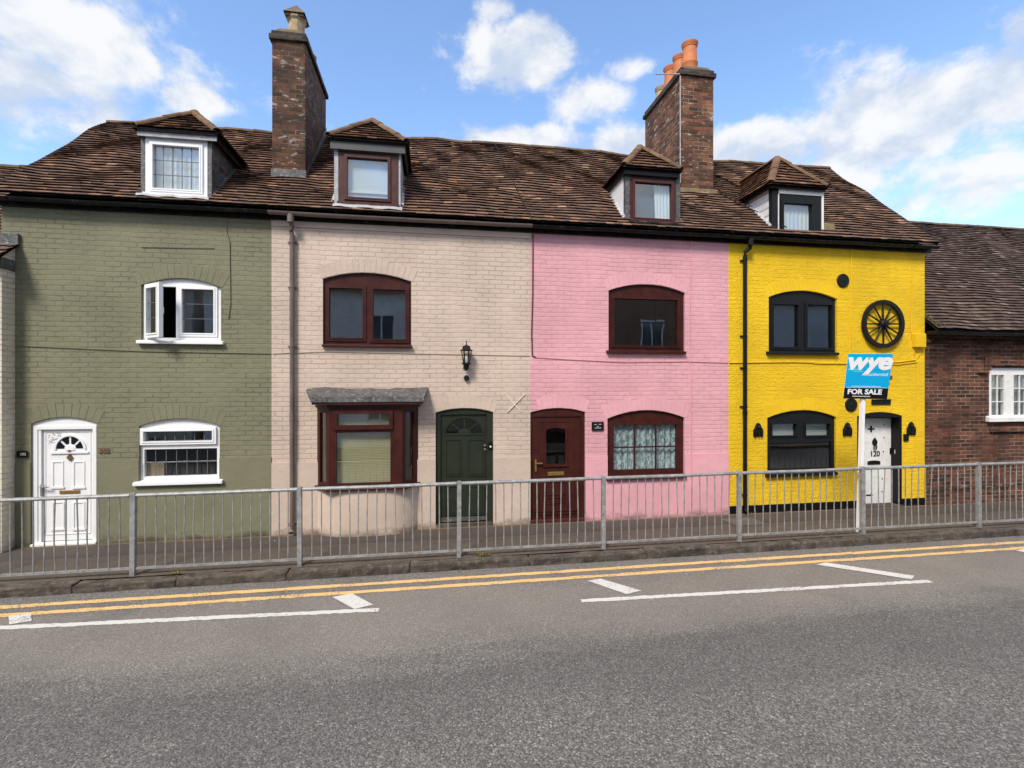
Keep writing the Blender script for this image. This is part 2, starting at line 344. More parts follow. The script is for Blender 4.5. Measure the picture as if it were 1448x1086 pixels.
def pavement_mat():
    m, t, b = nt('footway asphalt'); p = pos(t); sp = N(t, 'ShaderNodeSeparateXYZ'); t.links.new(p, sp.inputs[0])
    n0 = noise(t, p, 0.9, 4); yy = math_(t, 'ADD', sp.outputs[1], math_(t, 'MULTIPLY', math_(t, 'SUBTRACT', n0, 0.5), 0.12))
    patch = maprange(t, yy, -0.62, -0.60, 0, 1)
    c = mixc(t, patch, (0.100, 0.078, 0.060), (0.058, 0.046, 0.037))
    seam = math_(t, 'MULTIPLY', maprange(t, yy, -0.63, -0.61), maprange(t, yy, -0.59, -0.61))
    c = mixc(t, math_(t, 'MULTIPLY', seam, 0.5), c, (0.16, 0.10, 0.06))
    n1 = noise(t, p, 5, 6, 0.7); c = mixc(t, maprange(t, n1, 0.4, 0.7, 0, 0.55), c, (0.045, 0.036, 0.03))
    n2 = noise(t, p, 85, 3, 0.7); c = mixc(t, maprange(t, n2, 0.55, 0.75, 0, 0.6), c, (0.2, 0.165, 0.135))
    dirt = maprange(t, math_(t, 'ADD', sp.outputs[1], math_(t, 'MULTIPLY', n1, 0.16)), -0.02, 0.06, 0, 0.8)
    c = mixc(t, dirt, c, (0.20, 0.125, 0.06))
    lit = maprange(t, noise(t, p, 9, 6, 0.8), 0.70, 0.73, 0, 0.7); c = mixc(t, lit, c, (0.26, 0.21, 0.15))
    t.links.new(c, b.inputs['Base Color']); b.inputs['Roughness'].default_value = 0.9
    bump(t, b, n2, 0.8, 0.006); return m
M['pavement'] = pavement_mat()
M['kerb'] = plain('weathered kerb stone', (0.062, 0.050, 0.040), 0.9, 0.6, 6, 35, 0.02, dirt=(0.21, 0.175, 0.13), dirt_amt=0.6)
M['ground'] = plain('bare ground', (0.10, 0.09, 0.075), 0.95, 0.3, 0.5, 10, 0.01)

# ------------------------------------------------------------------ mesh builder
ORG = {}
class MB:
    def __init__(s): s.v = []; s.f = []
    def poly(s, pts):
        i = len(s.v); s.v += [tuple(p) for p in pts]; s.f.append(tuple(range(i, i+len(pts))))
    def box(s, x0, x1, y0, y1, z0, z1, T=None):
        i = len(s.v)
        c = [(x, y, z) for z in (z0, z1) for y in (y0, y1) for x in (x0, x1)]
        if T is not None: c = [tuple(T @ Vector(p)) for p in c]
        s.v += c
        for q in ((0, 2, 3, 1), (4, 5, 7, 6), (0, 1, 5, 4), (2, 6, 7, 3), (0, 4, 6, 2), (1, 3, 7, 5)): s.f.append(tuple(i+k for k in q))
    def bar(s, a, b, w, h=None, up=(0, 0, 1)):
        a, b = Vector(a), Vector(b); h = h or w; d = b-a; L = d.length; d.normalize()
        u = Vector(up); x = d.cross(u)
        if x.length < 1e-4: x = d.cross(Vector((1, 0, 0)))
        x.normalize(); z = x.cross(d)
        T = Matrix((( x[0], d[0], z[0], a[0]), (x[1], d[1], z[1], a[1]), (x[2], d[2], z[2], a[2]), (0, 0, 0, 1)))
        s.box(-w/2, w/2, 0, L, -h/2, h/2, T)
    def tube(s, path, r, n=8, caps=True):
        path = [Vector(p) for p in path]; rings = []
        rr = r if isinstance(r, (list, tuple)) else [r]*len(path)
        for k, p in enumerate(path):
            d = (path[min(k+1, len(path)-1)]-path[max(k-1, 0)]).normalized()
            a = Vector((0, 0, 1)) if abs(d.z) < 0.9 else Vector((1, 0, 0))
            x = d.cross(a).normalized(); y = x.cross(d)
            i = len(s.v); s.v += [tuple(p+(x*cos(2*pi*j/n)+y*sin(2*pi*j/n))*rr[k]) for j in range(n)]; rings.append(i)
        for a, b in zip(rings, rings[1:]):
            for j in range(n): s.f.append((a+j, a+(j+1) % n, b+(j+1) % n, b+j))
        if caps:
            s.f.append(tuple(rings[0]+j for j in range(n))[::-1]); s.f.append(tuple(rings[-1]+j for j in range(n)))
    def lathe(s, c, prof, n=16, T=None):        # profile of (r, h) about a vertical axis, T maps local to world
        rings = []
        for r, h in prof:
            i = len(s.v)
            for j in range(n):
                p = Vector((r*cos(2*pi*j/n), r*sin(2*pi*j/n), h))
                if T is not None: p = T @ p
                s.v.append(tuple(p+Vector(c)))
            rings.append(i)
        for a, b in zip(rings, rings[1:]):
            for j in range(n): s.f.append((a+j, a+(j+1) % n, b+(j+1) % n, b+j))
        s.f.append(tuple(rings[0]+j for j in range(n))[::-1]); s.f.append(tuple(rings[-1]+j for j in range(n)))
    def prism(s, pts, y0, y1, T=None):          # outline in xz pushed from y0 to y1
        i = len(s.v); n = len(pts)
        c = [(x, y0, z) for x, z in pts]+[(x, y1, z) for x, z in pts]
        if T is not None: c = [tuple(T @ Vector(p)) for p in c]
        s.v += c
        s.f.append(tuple(i+k for k in range(n))); s.f.append(tuple(i+n+k for k in range(n))[::-1])
        for k in range(n): s.f.append((i+k, i+n+k, i+n+(k+1) % n, i+(k+1) % n))
    def slab(s, reg, holes, y0, y1, T=None, back=True, only_holes=False, ragged=0.0):
        """a plate with openings; a shape is (x0, x1, zb, zs, zc): sides rise to zs, crown of its arch at zc"""
        def top(h, x):
            x0, x1, zb, zs, zc = h
            if zc-zs < 1e-6: return zs
            hw = (x1-x0)/2; r = zc-zs; R = (hw*hw+r*r)/(2*r); dx = min(abs(x-(x0+x1)/2), hw)
            return zc-R+sqrt(max(R*R-dx*dx, 0))
        xs = {round(reg[0], 5), round(reg[1], 5)}
        for h in [reg]+holes:
            k = 14 if h[4]-h[3] > 1e-6 else 1
            for j in range(k+1):
                x = h[0]+(h[1]-h[0])*j/k
                if reg[0] <= x <= reg[1]: xs.add(round(x, 5))
        xs = sorted(xs); tf = (lambda p: tuple(T @ Vector(p))) if T is not None else (lambda p: p)
        for xa, xb in zip(xs, xs[1:]):
            if xb-xa < 2e-5: continue
            xm = (xa+xb)/2; segs = []
            cur = (reg[2], reg[2]); ta, tb = top(reg, xa), top(reg, xb)
            for h in sorted([h for h in holes if h[0] < xm < h[1]], key=lambda h: h[2]):
                ha, hb = min(top(h, xa), ta), min(top(h, xb), tb)
                if h[2] > cur[0]+1e-6: segs.append((cur[0], cur[1], min(h[2], ta), min(h[2], tb)))
                cur = (max(ha, cur[0]), max(hb, cur[1]))
                lo = max(h[2], reg[2])
                if h[2] > reg[2]+1e-6 and h[2] < ta: s.poly([tf(q) for q in ((xa, y0, h[2]), (xb, y0, h[2]), (xb, y1, h[2]), (xa, y1, h[2]))])
                if ha < ta-1e-6 or hb < tb-1e-6: s.poly([tf(q) for q in ((xa, y0, ha), (xa, y1, ha), (xb, y1, hb), (xb, y0, hb))])
            if cur[0] < ta-1e-6 or cur[1] < tb-1e-6: segs.append((cur[0], cur[1], ta, tb))
            for a0, b0, a1, b1 in segs:
                s.poly([tf(q) for q in ((xa, y0, a0), (xb, y0, b0), (xb, y0, b1), (xa, y0, a1))])
                if back: s.poly([tf(q) for q in ((xa, y1, a0), (xa, y1, a1), (xb, y1, b1), (xb, y1, b0))])
            if not only_holes:
                if not any(h[0] < xm < h[1] and top(h, xm) >= (ta+tb)/2-1e-6 for h in holes):
                    s.poly([tf(q) for q in ((xa, y0, ta), (xb, y0, tb), (xb, y1, tb), (xa, y1, ta))])
                if not any(h[0] < xm < h[1] and h[2] <= reg[2] for h in holes):
                    s.poly([tf(q) for q in ((xa, y0, reg[2]), (xa, y1, reg[2]), (xb, y1, reg[2]), (xb, y0, reg[2]))])
        for h in holes:
            for x in (h[0], h[1]):
                if reg[0] < x < reg[1]:
                    zb, zt = max(h[2], reg[2]), min(top(h, x), top(reg, x))
                    if zt > zb: s.poly([tf(q) for q in ((x, y0, zb), (x, y1, zb), (x, y1, zt), (x, y0, zt))])
        if not only_holes:
            for x in (reg[0], reg[1]):
                if not any(h[0]-1e-6 <= x <= h[1]+1e-6 and h[2] <= reg[2] and h[3] >= reg[3] for h in holes):
                    s.poly([tf(q) for q in ((x, y0, reg[2]), (x, y0, top(reg, x)), (x, y1, top(reg, x)), (x, y1, reg[2]))])
    def build(s, name, mat, parent=None, origin=None, smooth=False, bevel=0.0, recalc=True):
        o0 = Vector(ORG[parent.name]) if parent is not None else Vector(origin or (0, 0, 0))
        me = bpy.data.meshes.new(name); me.from_pydata([tuple(Vector(p)-o0) for p in s.v], [], s.f)
        if recalc:
            bm = bmesh.new(); bm.from_mesh(me); bmesh.ops.remove_doubles(bm, verts=bm.verts, dist=2e-5)
            bmesh.ops.recalc_face_normals(bm, faces=bm.faces); bm.to_mesh(me); bm.free()
        me.materials.append(mat)
        if smooth:
            for p in me.polygons: p.use_smooth = True
            try: me.set_sharp_from_angle(angle=radians(40))
            except Exception: pass
        ob = bpy.data.objects.new(name, me); COL.objects.link(ob)
        if parent is not None: ob.parent = parent
        else: ob.location = o0
        ORG[ob.name] = tuple(o0)
        if bevel:
            md = ob.modifiers.new('bevel', 'BEVEL'); md.width = bevel; md.segments = 2; md.limit_method = 'ANGLE'; md.angle_limit = radians(40)
        return ob
def tag(o, label=None, cat=None, group=None, kind=None):
    if label: o['label'] = label
    if cat: o['category'] = cat
    if group: o['group'] = group
    if kind: o['kind'] = kind
    return o
def thing(name, loc, label, cat, group=None):
    o = bpy.data.objects.new(name, None); COL.objects.link(o); o.location = loc; o.empty_display_size = 0.2
    ORG[o.name] = tuple(loc); return tag(o, label, cat, group)
def boxpart(name, mat, parent, *b, bevel=0.0):
    m = MB(); m.box(*b); return m.build(name, mat, parent, bevel=bevel)
def text(body, size, mat, name, parent, Mx, shear=0.0, offset=0.0, extrude=0.0015, sx=1.0, spacing=1.0):
    cu = bpy.data.curves.new(name, 'FONT'); cu.body = body; cu.size = size; cu.align_x = 'CENTER'; cu.align_y = 'CENTER'
    cu.shear = shear; cu.offset = offset; cu.extrude = extrude; cu.space_character = spacing; cu.resolution_u = 4
    tmp = bpy.data.objects.new(name, cu); COL.objects.link(tmp); bpy.context.view_layer.update()
    me = bpy.data.meshes.new_from_object(tmp.evaluated_get(bpy.context.evaluated_depsgraph_get()))
    bpy.data.objects.remove(tmp); me.materials.clear(); me.materials.append(mat)
    o0 = Vector(ORG[parent.name])
    me.transform(Matrix.Translation(-o0) @ Mx @ Matrix.Rotation(pi/2, 4, 'X') @ Matrix.Diagonal((sx, 1, 1, 1)))
    ob = bpy.data.objects.new(name, me); COL.objects.link(ob); ob.parent = parent; ORG[ob.name] = tuple(o0); return ob
def at(x, y, z): return Matrix.Translation((x, y, z))

# ------------------------------------------------------------------ ground, road, pavement
def sheet(name, mat, x0, x1, y0, y1, z, zf=None):
    m = MB(); f = zf or (lambda y: z); m.poly([(x0, y0, f(y0)), (x1, y0, f(y0)), (x1, y1, f(y1)), (x0, y1, f(y1))])
    return tag(m.build(name, mat), kind='structure')
sheet('ground', M['ground'], -400, 400, -400, 400, ROAD-0.02)
YK = -1.585                                     # kerb face
sheet('road', M['asphalt'], -60, 60, -9.0, YK+0.02, ROAD)
sheet('pavement', M['pavement'], -60, 60, YK+0.17, 0.35, 0, lambda y: min(0.0, 0.055*y*0.6) if y < 0 else 0.0)
sheet('far_pavement', M['pavement'], -60, 60, -11.5, -9.0, ROAD+0.11)
m = MB(); x = -14.0; rk = random.Random(3)
while x < 22:
    L = rk.uniform(0.85, 1.9); dz = rk.uniform(-0.008, 0.008); dy = rk.uniform(-0.008, 0.008)
    m.box(x+0.008, x+L-0.008, YK+dy, YK+0.175, -0.30, -0.048+dz); x += L
kerb = m.build('kerb', M['kerb'], bevel=0.018); tag(kerb, kind='structure')
sub = kerb.modifiers.new('sub', 'SUBSURF'); sub.subdivision_type = 'SIMPLE'; sub.levels = sub.render_levels = 3
tx = bpy.data.textures.new('kerb_chips', 'CLOUDS'); tx.noise_scale = 0.13; tx.noise_depth = 4
dm = kerb.modifiers.new('chips', 'DISPLACE'); dm.texture = tx; dm.texture_coords = 'GLOBAL'; dm.strength = 0.045; dm.mid_level = 0.5
m = MB(); m.box(-60, 60, YK+0.02, YK+0.16, -0.34, -0.075); tag(m.build('kerb_bed', M['kerb']), kind='structure')
m = MB(); m.box(-60, 60, -9.15, -9.0, -0.34, ROAD+0.1); tag(m.build('far_kerb', M['kerb'], bevel=0.015), kind='structure')

def line(name, mat, pts, z):
    m = MB(); m.poly([(x, y, z) for x, y in pts]); return tag(m.build(name, mat), kind='structure')
def strip(name, mat, a, b, w, z=ROAD+0.004, seg=40, jit=0.009):
    a, b = Vector(a), Vector(b); d = (b-a); L = d.length; d.normalize(); nn = Vector((-d.y, d.x)); m = MB(); r = random.Random(len(name)+int(L*100))
    prev = None
    for k in range(seg+1):
        c = a+d*L*k/seg; l = c+nn*(w/2+r.uniform(-jit, jit)); q = c-nn*(w/2+r.uniform(-jit, jit))
        if prev: m.poly([(*prev[0], z), (*prev[1], z), (*q, z), (*l, z)])
        prev = (l, q)
    return tag(m.build(name, mat), kind='structure')
YL1 = 6.62-CD; YL2 = 6.385-CD
strip('yellow_line', M['yline'], (-40, YL1), (40, YL1), 0.092, seg=900)
strip('yellow_line', M['yline'], (-40, YL2), (40, YL2), 0.092, seg=900)
strip('white_line', M['wline'], G(-160, 896, ROAD), G(536, 862.5, ROAD), 0.088, seg=110)
strip('white_line', M['wline'], G(822, 850, ROAD), G(1316, 822, ROAD), 0.085, seg=110)
for q in ([(12, 872), (44, 868), (45, 879), (13, 884)], [(470, 845), (498, 840), (528, 856), (501, 862)],
          [(831, 822), (849, 819), (907, 836), (886, 841)], [(1154, 799), (1168, 796), (1293, 815), (1289, 820)], [(1436, 779), (1449, 777), (1475, 781), (1462, 784)]):
    line('white_marking', M['wline'], [G(x, y, ROAD) for x, y in q], ROAD+0.008)

# ------------------------------------------------------------------ roofs
YE, ZE = -0.17, 2.815+CH; YR = 2.58
RZ = [(-6.6, 5.27), (-2.6, 5.285), (-0.9, 5.37), (1.2, 5.45), (3.0, 5.455), (4.5, 5.40), (6.2, 5.41), (8.5, 5.48), (10.1, 5.50)]
def ridge_z(x):
    for (a, za), (b, zb) in zip(RZ, RZ[1:]):
        if x <= b: return CH+za+(zb-za)*max(0, (x-a))/(b-a)
    return CH+RZ[-1][1]
NRM = Vector((0, -0.686, 0.727))
def roof_pt(x, t, n, L=3.82):
    k = t/L; zr = ridge_z(x)
    sag = 0.012*sin(1.7*x+2.1*t)+0.014*sin(3.3*x-3.1*t+1)+0.008*sin(7.1*x+5*t)
    sag *= min(1, max(0, k*4))
    return Vector((x, YE+(YR-YE)*k, ZE+(zr-ZE)*k))+NRM*(n+sag)
def tiles(mb, L, lo, hi, pt, gauge=0.113, width=0.165, skip=None, rng=random, thick=0.013, t_start=0.0):
    n = int((L-t_start)/gauge+0.5)
    for i in range(n):
        t0 = t_start+i*gauge; t1 = min(t0+gauge*1.3, L); tm = t0+gauge/2
        a, b = lo(tm), hi(tm); s = a-(i % 2)*width/2-rng.uniform(0, 0.02)
        while s < b:
            w = width*rng.uniform(0.93, 1.07); s0, s1 = max(s+0.0015, a), min(s+w-0.0015, b); s += w
            if s1-s0 < 0.02: continue
            if skip and skip((s0+s1)/2, tm): continue
            j = rng.gauss(0, 0.0045); e = rng.gauss(0, 0.0025); e2 = rng.gauss(0, 0.0018); sk = rng.gauss(0, 0.0025)
            nl = 0.042+e
            i0 = len(mb.v)
            mb.v += [tuple(pt(s0, t0+j-sk, nl+e2)), tuple(pt(s1, t0+j+sk, nl-e2)), tuple(pt(s1, t1, 0.004)), tuple(pt(s0, t1, 0.004)),
                     tuple(pt(s0, t0+j-sk, nl+e2-thick)), tuple(pt(s1, t0+j+sk, nl-e2-thick))]
            mb.f += [(i0, i0+1, i0+2, i0+3), (i0+4, i0+5, i0+1, i0), (i0+4, i0, i0+3), (i0+1, i0+5, i0+2)]
def half_round(mb, a, b, r, n=6, droop=0.5, seg=0.33, rng=random, up=Vector((0, 0, 1))):   # a run of half-round ridge or hip tiles
    a, b = Vector(a), Vector(b); d = b-a; L = d.length; d.normalize(); x = d.cross(up).normalized(); z = x.cross(d)
    k = max(1, round(L/seg)); l = L/k
    for i in range(k):
        p0 = a+d*(i*l-0.012); p1 = a+d*((i+1)*l+0.005); o = z*rng.uniform(-0.006, 0.006)
        rr0, rr1 = r*1.05, r*0.97; i0 = len(mb.v)
        for p, rr in ((p0, rr0), (p1, rr1)):
            for q in (1.0, 0.86):
                for j in range(n+1):
                    an = -0.15+(pi+0.3)*j/n
                    mb.v.append(tuple(p+o+x*cos(an)*rr*q+z*sin(an)*rr*q*droop*1.5))
        m1 = n+1
        for j in range(n):
            mb.f += [(i0+j, i0+j+1, i0+2*m1+j+1, i0+2*m1+j), (i0+j, i0+m1+j, i0+m1+j+1, i0+j+1), (i0+2*m1+j, i0+2*m1+j+1, i0+3*m1+j+1, i0+3*m1+j)]

# ------------------------------------------------------------------ windows and doors
def opening(px0, px1, pyb, pys, pyc):
    mpx = (px0+px1)/2
    return (PX(px0), PX(px1), PZ(mpx, pyb), PZ(mpx, pys), PZ(mpx, pyc))
def grow(h, d): return (h[0]-d, h[1]+d, h[2]-d, h[3]+d, h[4]+d)
def shape(r): return (r[0], r[1], r[2], r[3], r[3])
def folds(mb, x0, x1, z0, z1, y, amp=0.012, n=9, top_lean=0.0):
    k = n*8; pv = None
    for i in range(k+1):
        u = i/k; x = x0+(x1-x0)*u; yy = y+amp*sin(2*pi*n*u+0.6*sin(5*u)); c = ((x, yy, z0), (x+top_lean, yy, z1))
        if pv: mb.poly([pv[0], c[0], c[1], pv[1]])
        pv = c
def window(house, op, mat, panes, yf=0.045, thick=0.07, sill=None, sill_mat=None, glass='glass', came='leadcame', name='window'):
    """panes: dicts(r=(px0, py0, px1, py1), ring, leads=(nx, nz), bar)"""
    m = MB(); hs = [shape(rect(*p['r'], yf)) for p in panes]
    m.slab((op[0]+0.002, op[1]-0.002, op[2]+0.002, op[3]-0.002, op[4]-0.002), hs, yf, yf+thick)
    w = m.build(name, mat, house)
    for p, h in zip(panes, hs):
        if p.get('hole'): continue
        if p.get('ring'):
            rg = MB(); rw = p['ring']; tp = p.get('top', rw)
            rg.slab((h[0]-rw, h[1]+rw, h[2]-rw, h[3]+tp, h[3]+tp), [h], yf-p.get('proud', 0.018), yf+0.012)
            rg.slab((h[0]-rw*0.35, h[1]+rw*0.35, h[2]-rw*0.35, h[3]+rw*0.35, h[3]+rw*0.35), [(h[0]+0.004, h[1]-0.004, h[2]+0.004, h[3]-0.004, h[3]-0.004)], yf-p.get('proud', 0.018)-0.008, yf+0.010)
            rg.build('casement', mat, w)
        g = MB(); g.poly([(h[0]-0.01, yf+0.03, h[2]-0.01), (h[1]+0.01, yf+0.03, h[2]-0.01), (h[1]+0.01, yf+0.03, h[3]+0.01), (h[0]-0.01, yf+0.03, h[3]+0.01)]); g.build('pane', M[p.get('glass', glass)], w)
        if p.get('leads'):
            b = MB(); nx, nz = p['leads']; bw = p.get('bar', 0.010)/2; yb = yf+0.022 if bw < 0.008 else yf+0.008
            for i in range(1, nx):
                x = h[0]+(h[1]-h[0])*i/nx; b.box(x-bw, x+bw, yb, yf+0.0275, h[2], h[3])
            for i in range(1, nz):
                z = h[2]+(h[3]-h[2])*i/nz; b.box(h[0], h[1], yb+0.001, yf+0.0272, z-bw, z+bw)
            b.build('glazing_bars', mat if bw > 0.008 else M[came], w)
    if sill:
        x0, x1, z0, z1 = rect(*sill, -0.05)
        s = MB(); s.prism([(-0.07, z0), (-0.07, z0+(z1-z0)*0.75), (0.06, z1+0.01), (0.06, z0)], x0, x1, Matrix(((0, 1, 0, 0), (1, 0, 0, 0), (0, 0, 1, 0), (0, 0, 0, 1))))
        s.build('sill', sill_mat or mat, w, bevel=0.006)
    return w, hs
def arch_ring(house, op, mat, h=0.225, proud=0.003, xlim=(-99, 99)):
    x0, x1, zb, zs, zc = op; hw = (x1-x0)/2; r = zc-zs; R = (hw*hw+r*r)/(2*r); cx = (x0+x1)/2; cz = zc-R
    am = math.asin(min(1, hw/R)); n = max(6, int(2*hw/0.082)); m = MB(); rr = random.Random(int(abs(x0)*1000)); sp = am*1.04
    for i in range(n):
        a0 = -sp+2*sp*i/n+0.003/R; a1 = -sp+2*sp*(i+1)/n-0.003/R; p = proud+rr.uniform(-0.0015, 0.002)
        if not xlim[0] < cx+(R+h)*sin(a0) < xlim[1] or not xlim[0] < cx+(R+h)*sin(a1) < xlim[1]: continue
        r0 = R+0.004+rr.uniform(0, 0.006); r1 = R+h+rr.uniform(-0.02, 0.02)
        m.prism([(cx+r0*sin(a0), cz+r0*cos(a0)), (cx+r0*sin(a1), cz+r0*cos(a1)), (cx+r1*sin(a1), cz+r1*cos(a1)), (cx+r1*sin(a0), cz+r1*cos(a0))], -p, 0.01)
    return m.build('brick_arch', mat, house)
def ring(mb, r, w, y0, y1):
    mb.slab(shape(r), [(r[0]+w, r[1]-w, r[2]+w, r[3]-w, r[3]-w)], y0, y1)
def fan(mb, cx, cz, rx, rz, n, y0, y1, gap=0.014, r_in=0.32):      # pieces of a sunburst light
    for i in range(n):
        a0 = pi*i/n; a1 = pi*(i+1)/n; pts = []
        g = gap/rx/2; s = 5
        for k in range(s+1):
            a = a0+g+(a1-a0-2*g)*k/s; pts.append((cx+rx*cos(a), cz+rz*sin(a)))
        for k in range(s, -1, -1):
            a = a0+g*2.2+(a1-a0-4.4*g)*k/s; pts.append((cx+rx*r_in*cos(a), cz+rz*r_in*sin(a)))
        mb.prism(pts[::-1], y0, y1)
def arc_band(mb, cx, cz, rx, rz, w, y0, y1, n=16, a0=0.0, a1=pi):
    for k in range(n):
        a, b = a0+(a1-a0)*k/n, a0+(a1-a0)*(k+1)/n
        mb.prism([(cx+rx*cos(a), cz+rz*sin(a)), (cx+(rx+w)*cos(a), cz+(rz+w)*sin(a)), (cx+(rx+w)*cos(b), cz+(rz+w)*sin(b)), (cx+rx*cos(b), cz+rz*sin(b))], y0, y1)

# ------------------------------------------------------------------ house shell
ZT = 2.775+CH                                    # top of the front wall
def shell(house, x0, x1, wm, rm, openings, plinth_z, gable_left=False, gable_right=False, y_back=5.3):
    m = MB(); m.slab((x0, x1, -0.25, ZT, ZT), openings, 0.0, 0.16, back=False, only_holes=True)
    xs = [(x0, gable_left), (x1, gable_right)]
    for x, _ in xs:
        zr = ridge_z(x)-0.05
        m.poly([(x, 0.0, -0.25), (x, y_back, -0.25), (x, y_back, ZT), (x, YR, zr), (x, 0.0, ZT)])
    m.poly([(x0, y_back, -0.25), (x1, y_back, -0.25), (x1, y_back, ZT), (x0, y_back, ZT)])
    w = m.build('wall', wm, house)
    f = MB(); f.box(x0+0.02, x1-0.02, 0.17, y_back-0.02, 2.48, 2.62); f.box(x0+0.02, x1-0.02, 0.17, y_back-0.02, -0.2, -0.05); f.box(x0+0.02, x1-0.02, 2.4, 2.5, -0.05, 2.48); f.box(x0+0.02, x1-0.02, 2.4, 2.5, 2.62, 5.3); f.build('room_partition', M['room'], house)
    if plinth_z:
        p = MB(); p.slab((x0+0.001, x1-0.001, -0.2, plinth_z, plinth_z), openings, -0.014, 0.002, back=False); p.build('plinth', rm, house)
    return w
def roof(house, x0, x1, dormers, chimneys, mat, edge_l=0.0, edge_r=0.0):
    xa, xb = x0-edge_l, x1+edge_r; L = 3.82; rr = random.Random(int(x0*100)+5)
    def skip(s, t):
        y = YE+(YR-YE)*t/L
        for d0, d1, y0, y1 in dormers:
            if d0+0.03 < s < d1-0.03 and y0 < y < y1: return True
        for c0, c1, y0, y1 in chimneys:
            if c0+0.05 < s < c1-0.05 and y0+0.05 < y < y1: return True
        return False
    mb = MB(); tiles(mb, L, lambda t: xa, lambda t: xb, lambda s, t, n: roof_pt(s, t, n), skip=skip, rng=rr)
    # rear slope, same courses, coarser
    def rear(s, t, n):
        k = t/L; z0 = ZE; return Vector((s, 5.36+(YR-5.36)*k, z0+(ridge_z(s)-z0)*k))+Vector((0, 0.686, 0.727))*n
    tiles(mb, L, lambda t: xa, lambda t: xb, rear, gauge=0.27, width=0.5, rng=rr)
    r = mb.build('roof', mat, house, recalc=False)
    dk = MB(); xs = sorted(set([xa, xb]+[xa+(xb-xa)*k/24 for k in range(25)]+[q for d in dormers for q in d[:2]]))
    ts = sorted(set([L*k/14 for k in range(15)]+[(d[2]-YE)/(YR-YE)*L for d in dormers]+[(d[3]-YE)/(YR-YE)*L for d in dormers]))
    for p, q in zip(xs, xs[1:]):
        for a, b in zip(ts, ts[1:]):
            y = YE+(YR-YE)*(a+b)/2/L
            if any(d0-1e-6 < (p+q)/2 < d1+1e-6 and y0 < y < y1 for d0, d1, y0, y1 in dormers): continue
            dk.poly([roof_pt(p, a, -0.006), roof_pt(q, a, -0.006), roof_pt(q, b, -0.006), roof_pt(p, b, -0.006)])
        dk.poly([rear(p, 0, -0.006), rear(q, 0, -0.006), rear(q, L, -0.006), rear(p, L, -0.006)])
    dk.build('roof_deck', M['deck'], r)
    rg = MB(); k = max(1, int((xb-xa)/0.5))
    for i in range(k):
        p, q = xa+(xb-xa)*i/k, xa+(xb-xa)*(i+1)/k
        if any(c0-0.02 < (p+q)/2 < c1+0.02 and y1 > YR for c0, c1, y0, y1 in chimneys): continue
        half_round(rg, roof_pt(p, L, -0.012), roof_pt(q, L, -0.012), 0.085, rng=rr, seg=0.25)
    rg.build('ridge', M['ridge'], r)
    for x, on, sg in ((xa, edge_l, -1), (xb, edge_r, 1)):
        if not on: continue
        vm = MB(); k = 20
        for i in range(k):
            a, b = L*i/k, L*(i+1)/k
            for n0, n1, xo in ((-0.05, 0.034, 0.0),):
                vm.poly([roof_pt(x+sg*0.004, a, n0), roof_pt(x+sg*0.004, b, n0), roof_pt(x+sg*0.004, b, n1), roof_pt(x+sg*0.004, a, n1)])
                vm.poly([roof_pt(x+sg*0.004, a, n1), roof_pt(x+sg*0.004, b, n1), roof_pt(x-sg*0.05, b, n1-0.02), roof_pt(x-sg*0.05, a, n1-0.02)])
        vm.build('verge_mortar', M['deck'], r)
    return r
def gutter(house, x0, x1, mat, z0=2.752+CH, y=-0.155, r=0.052):
    m = MB(); n = 8; prev = None; k = max(2, int((x1-x0)/0.6)); rr = random.Random(int(x0*77))
    for i in range(k+1):
        x = x0+(x1-x0)*i/k; dz = rr.uniform(-0.007, 0.007); c = []
        for q in (r, r*0.86):
            c += [(x, y-q*cos(pi*j/n), z0+dz-q*sin(pi*j/n)) for j in range(n+1)]
        if prev:
            for j in range(n):
                m.poly([prev[j], c[j], c[j+1], prev[j+1]]); m.poly([prev[n+1+j], prev[n+2+j], c[n+2+j], c[n+1+j]])
            m.poly([prev[0], c[0], c[n+1], prev[n+1]]); m.poly([prev[n], c[n], c[2*n+1], prev[2*n+1]])
        prev = c
    x = x0+0.3
    while x < x1-0.1:
        m.tube([(x, y-r*1.08*cos(pi*j/8), z0-r*1.08*sin(pi*j/8)) for j in range(9)], 0.007, 5); x += 0.9
    g = m.build('gutter', mat, house, smooth=True)
    s = MB(); s.box(x0+0.002, x1-0.002, -0.095, -0.002, 2.742+CH, 2.79+CH); s.box(x0+0.002, x1-0.002, -0.035, -0.002, 2.66+CH, 2.738+CH)
    s.build('eaves_board', M['gutter'], house)
    return g

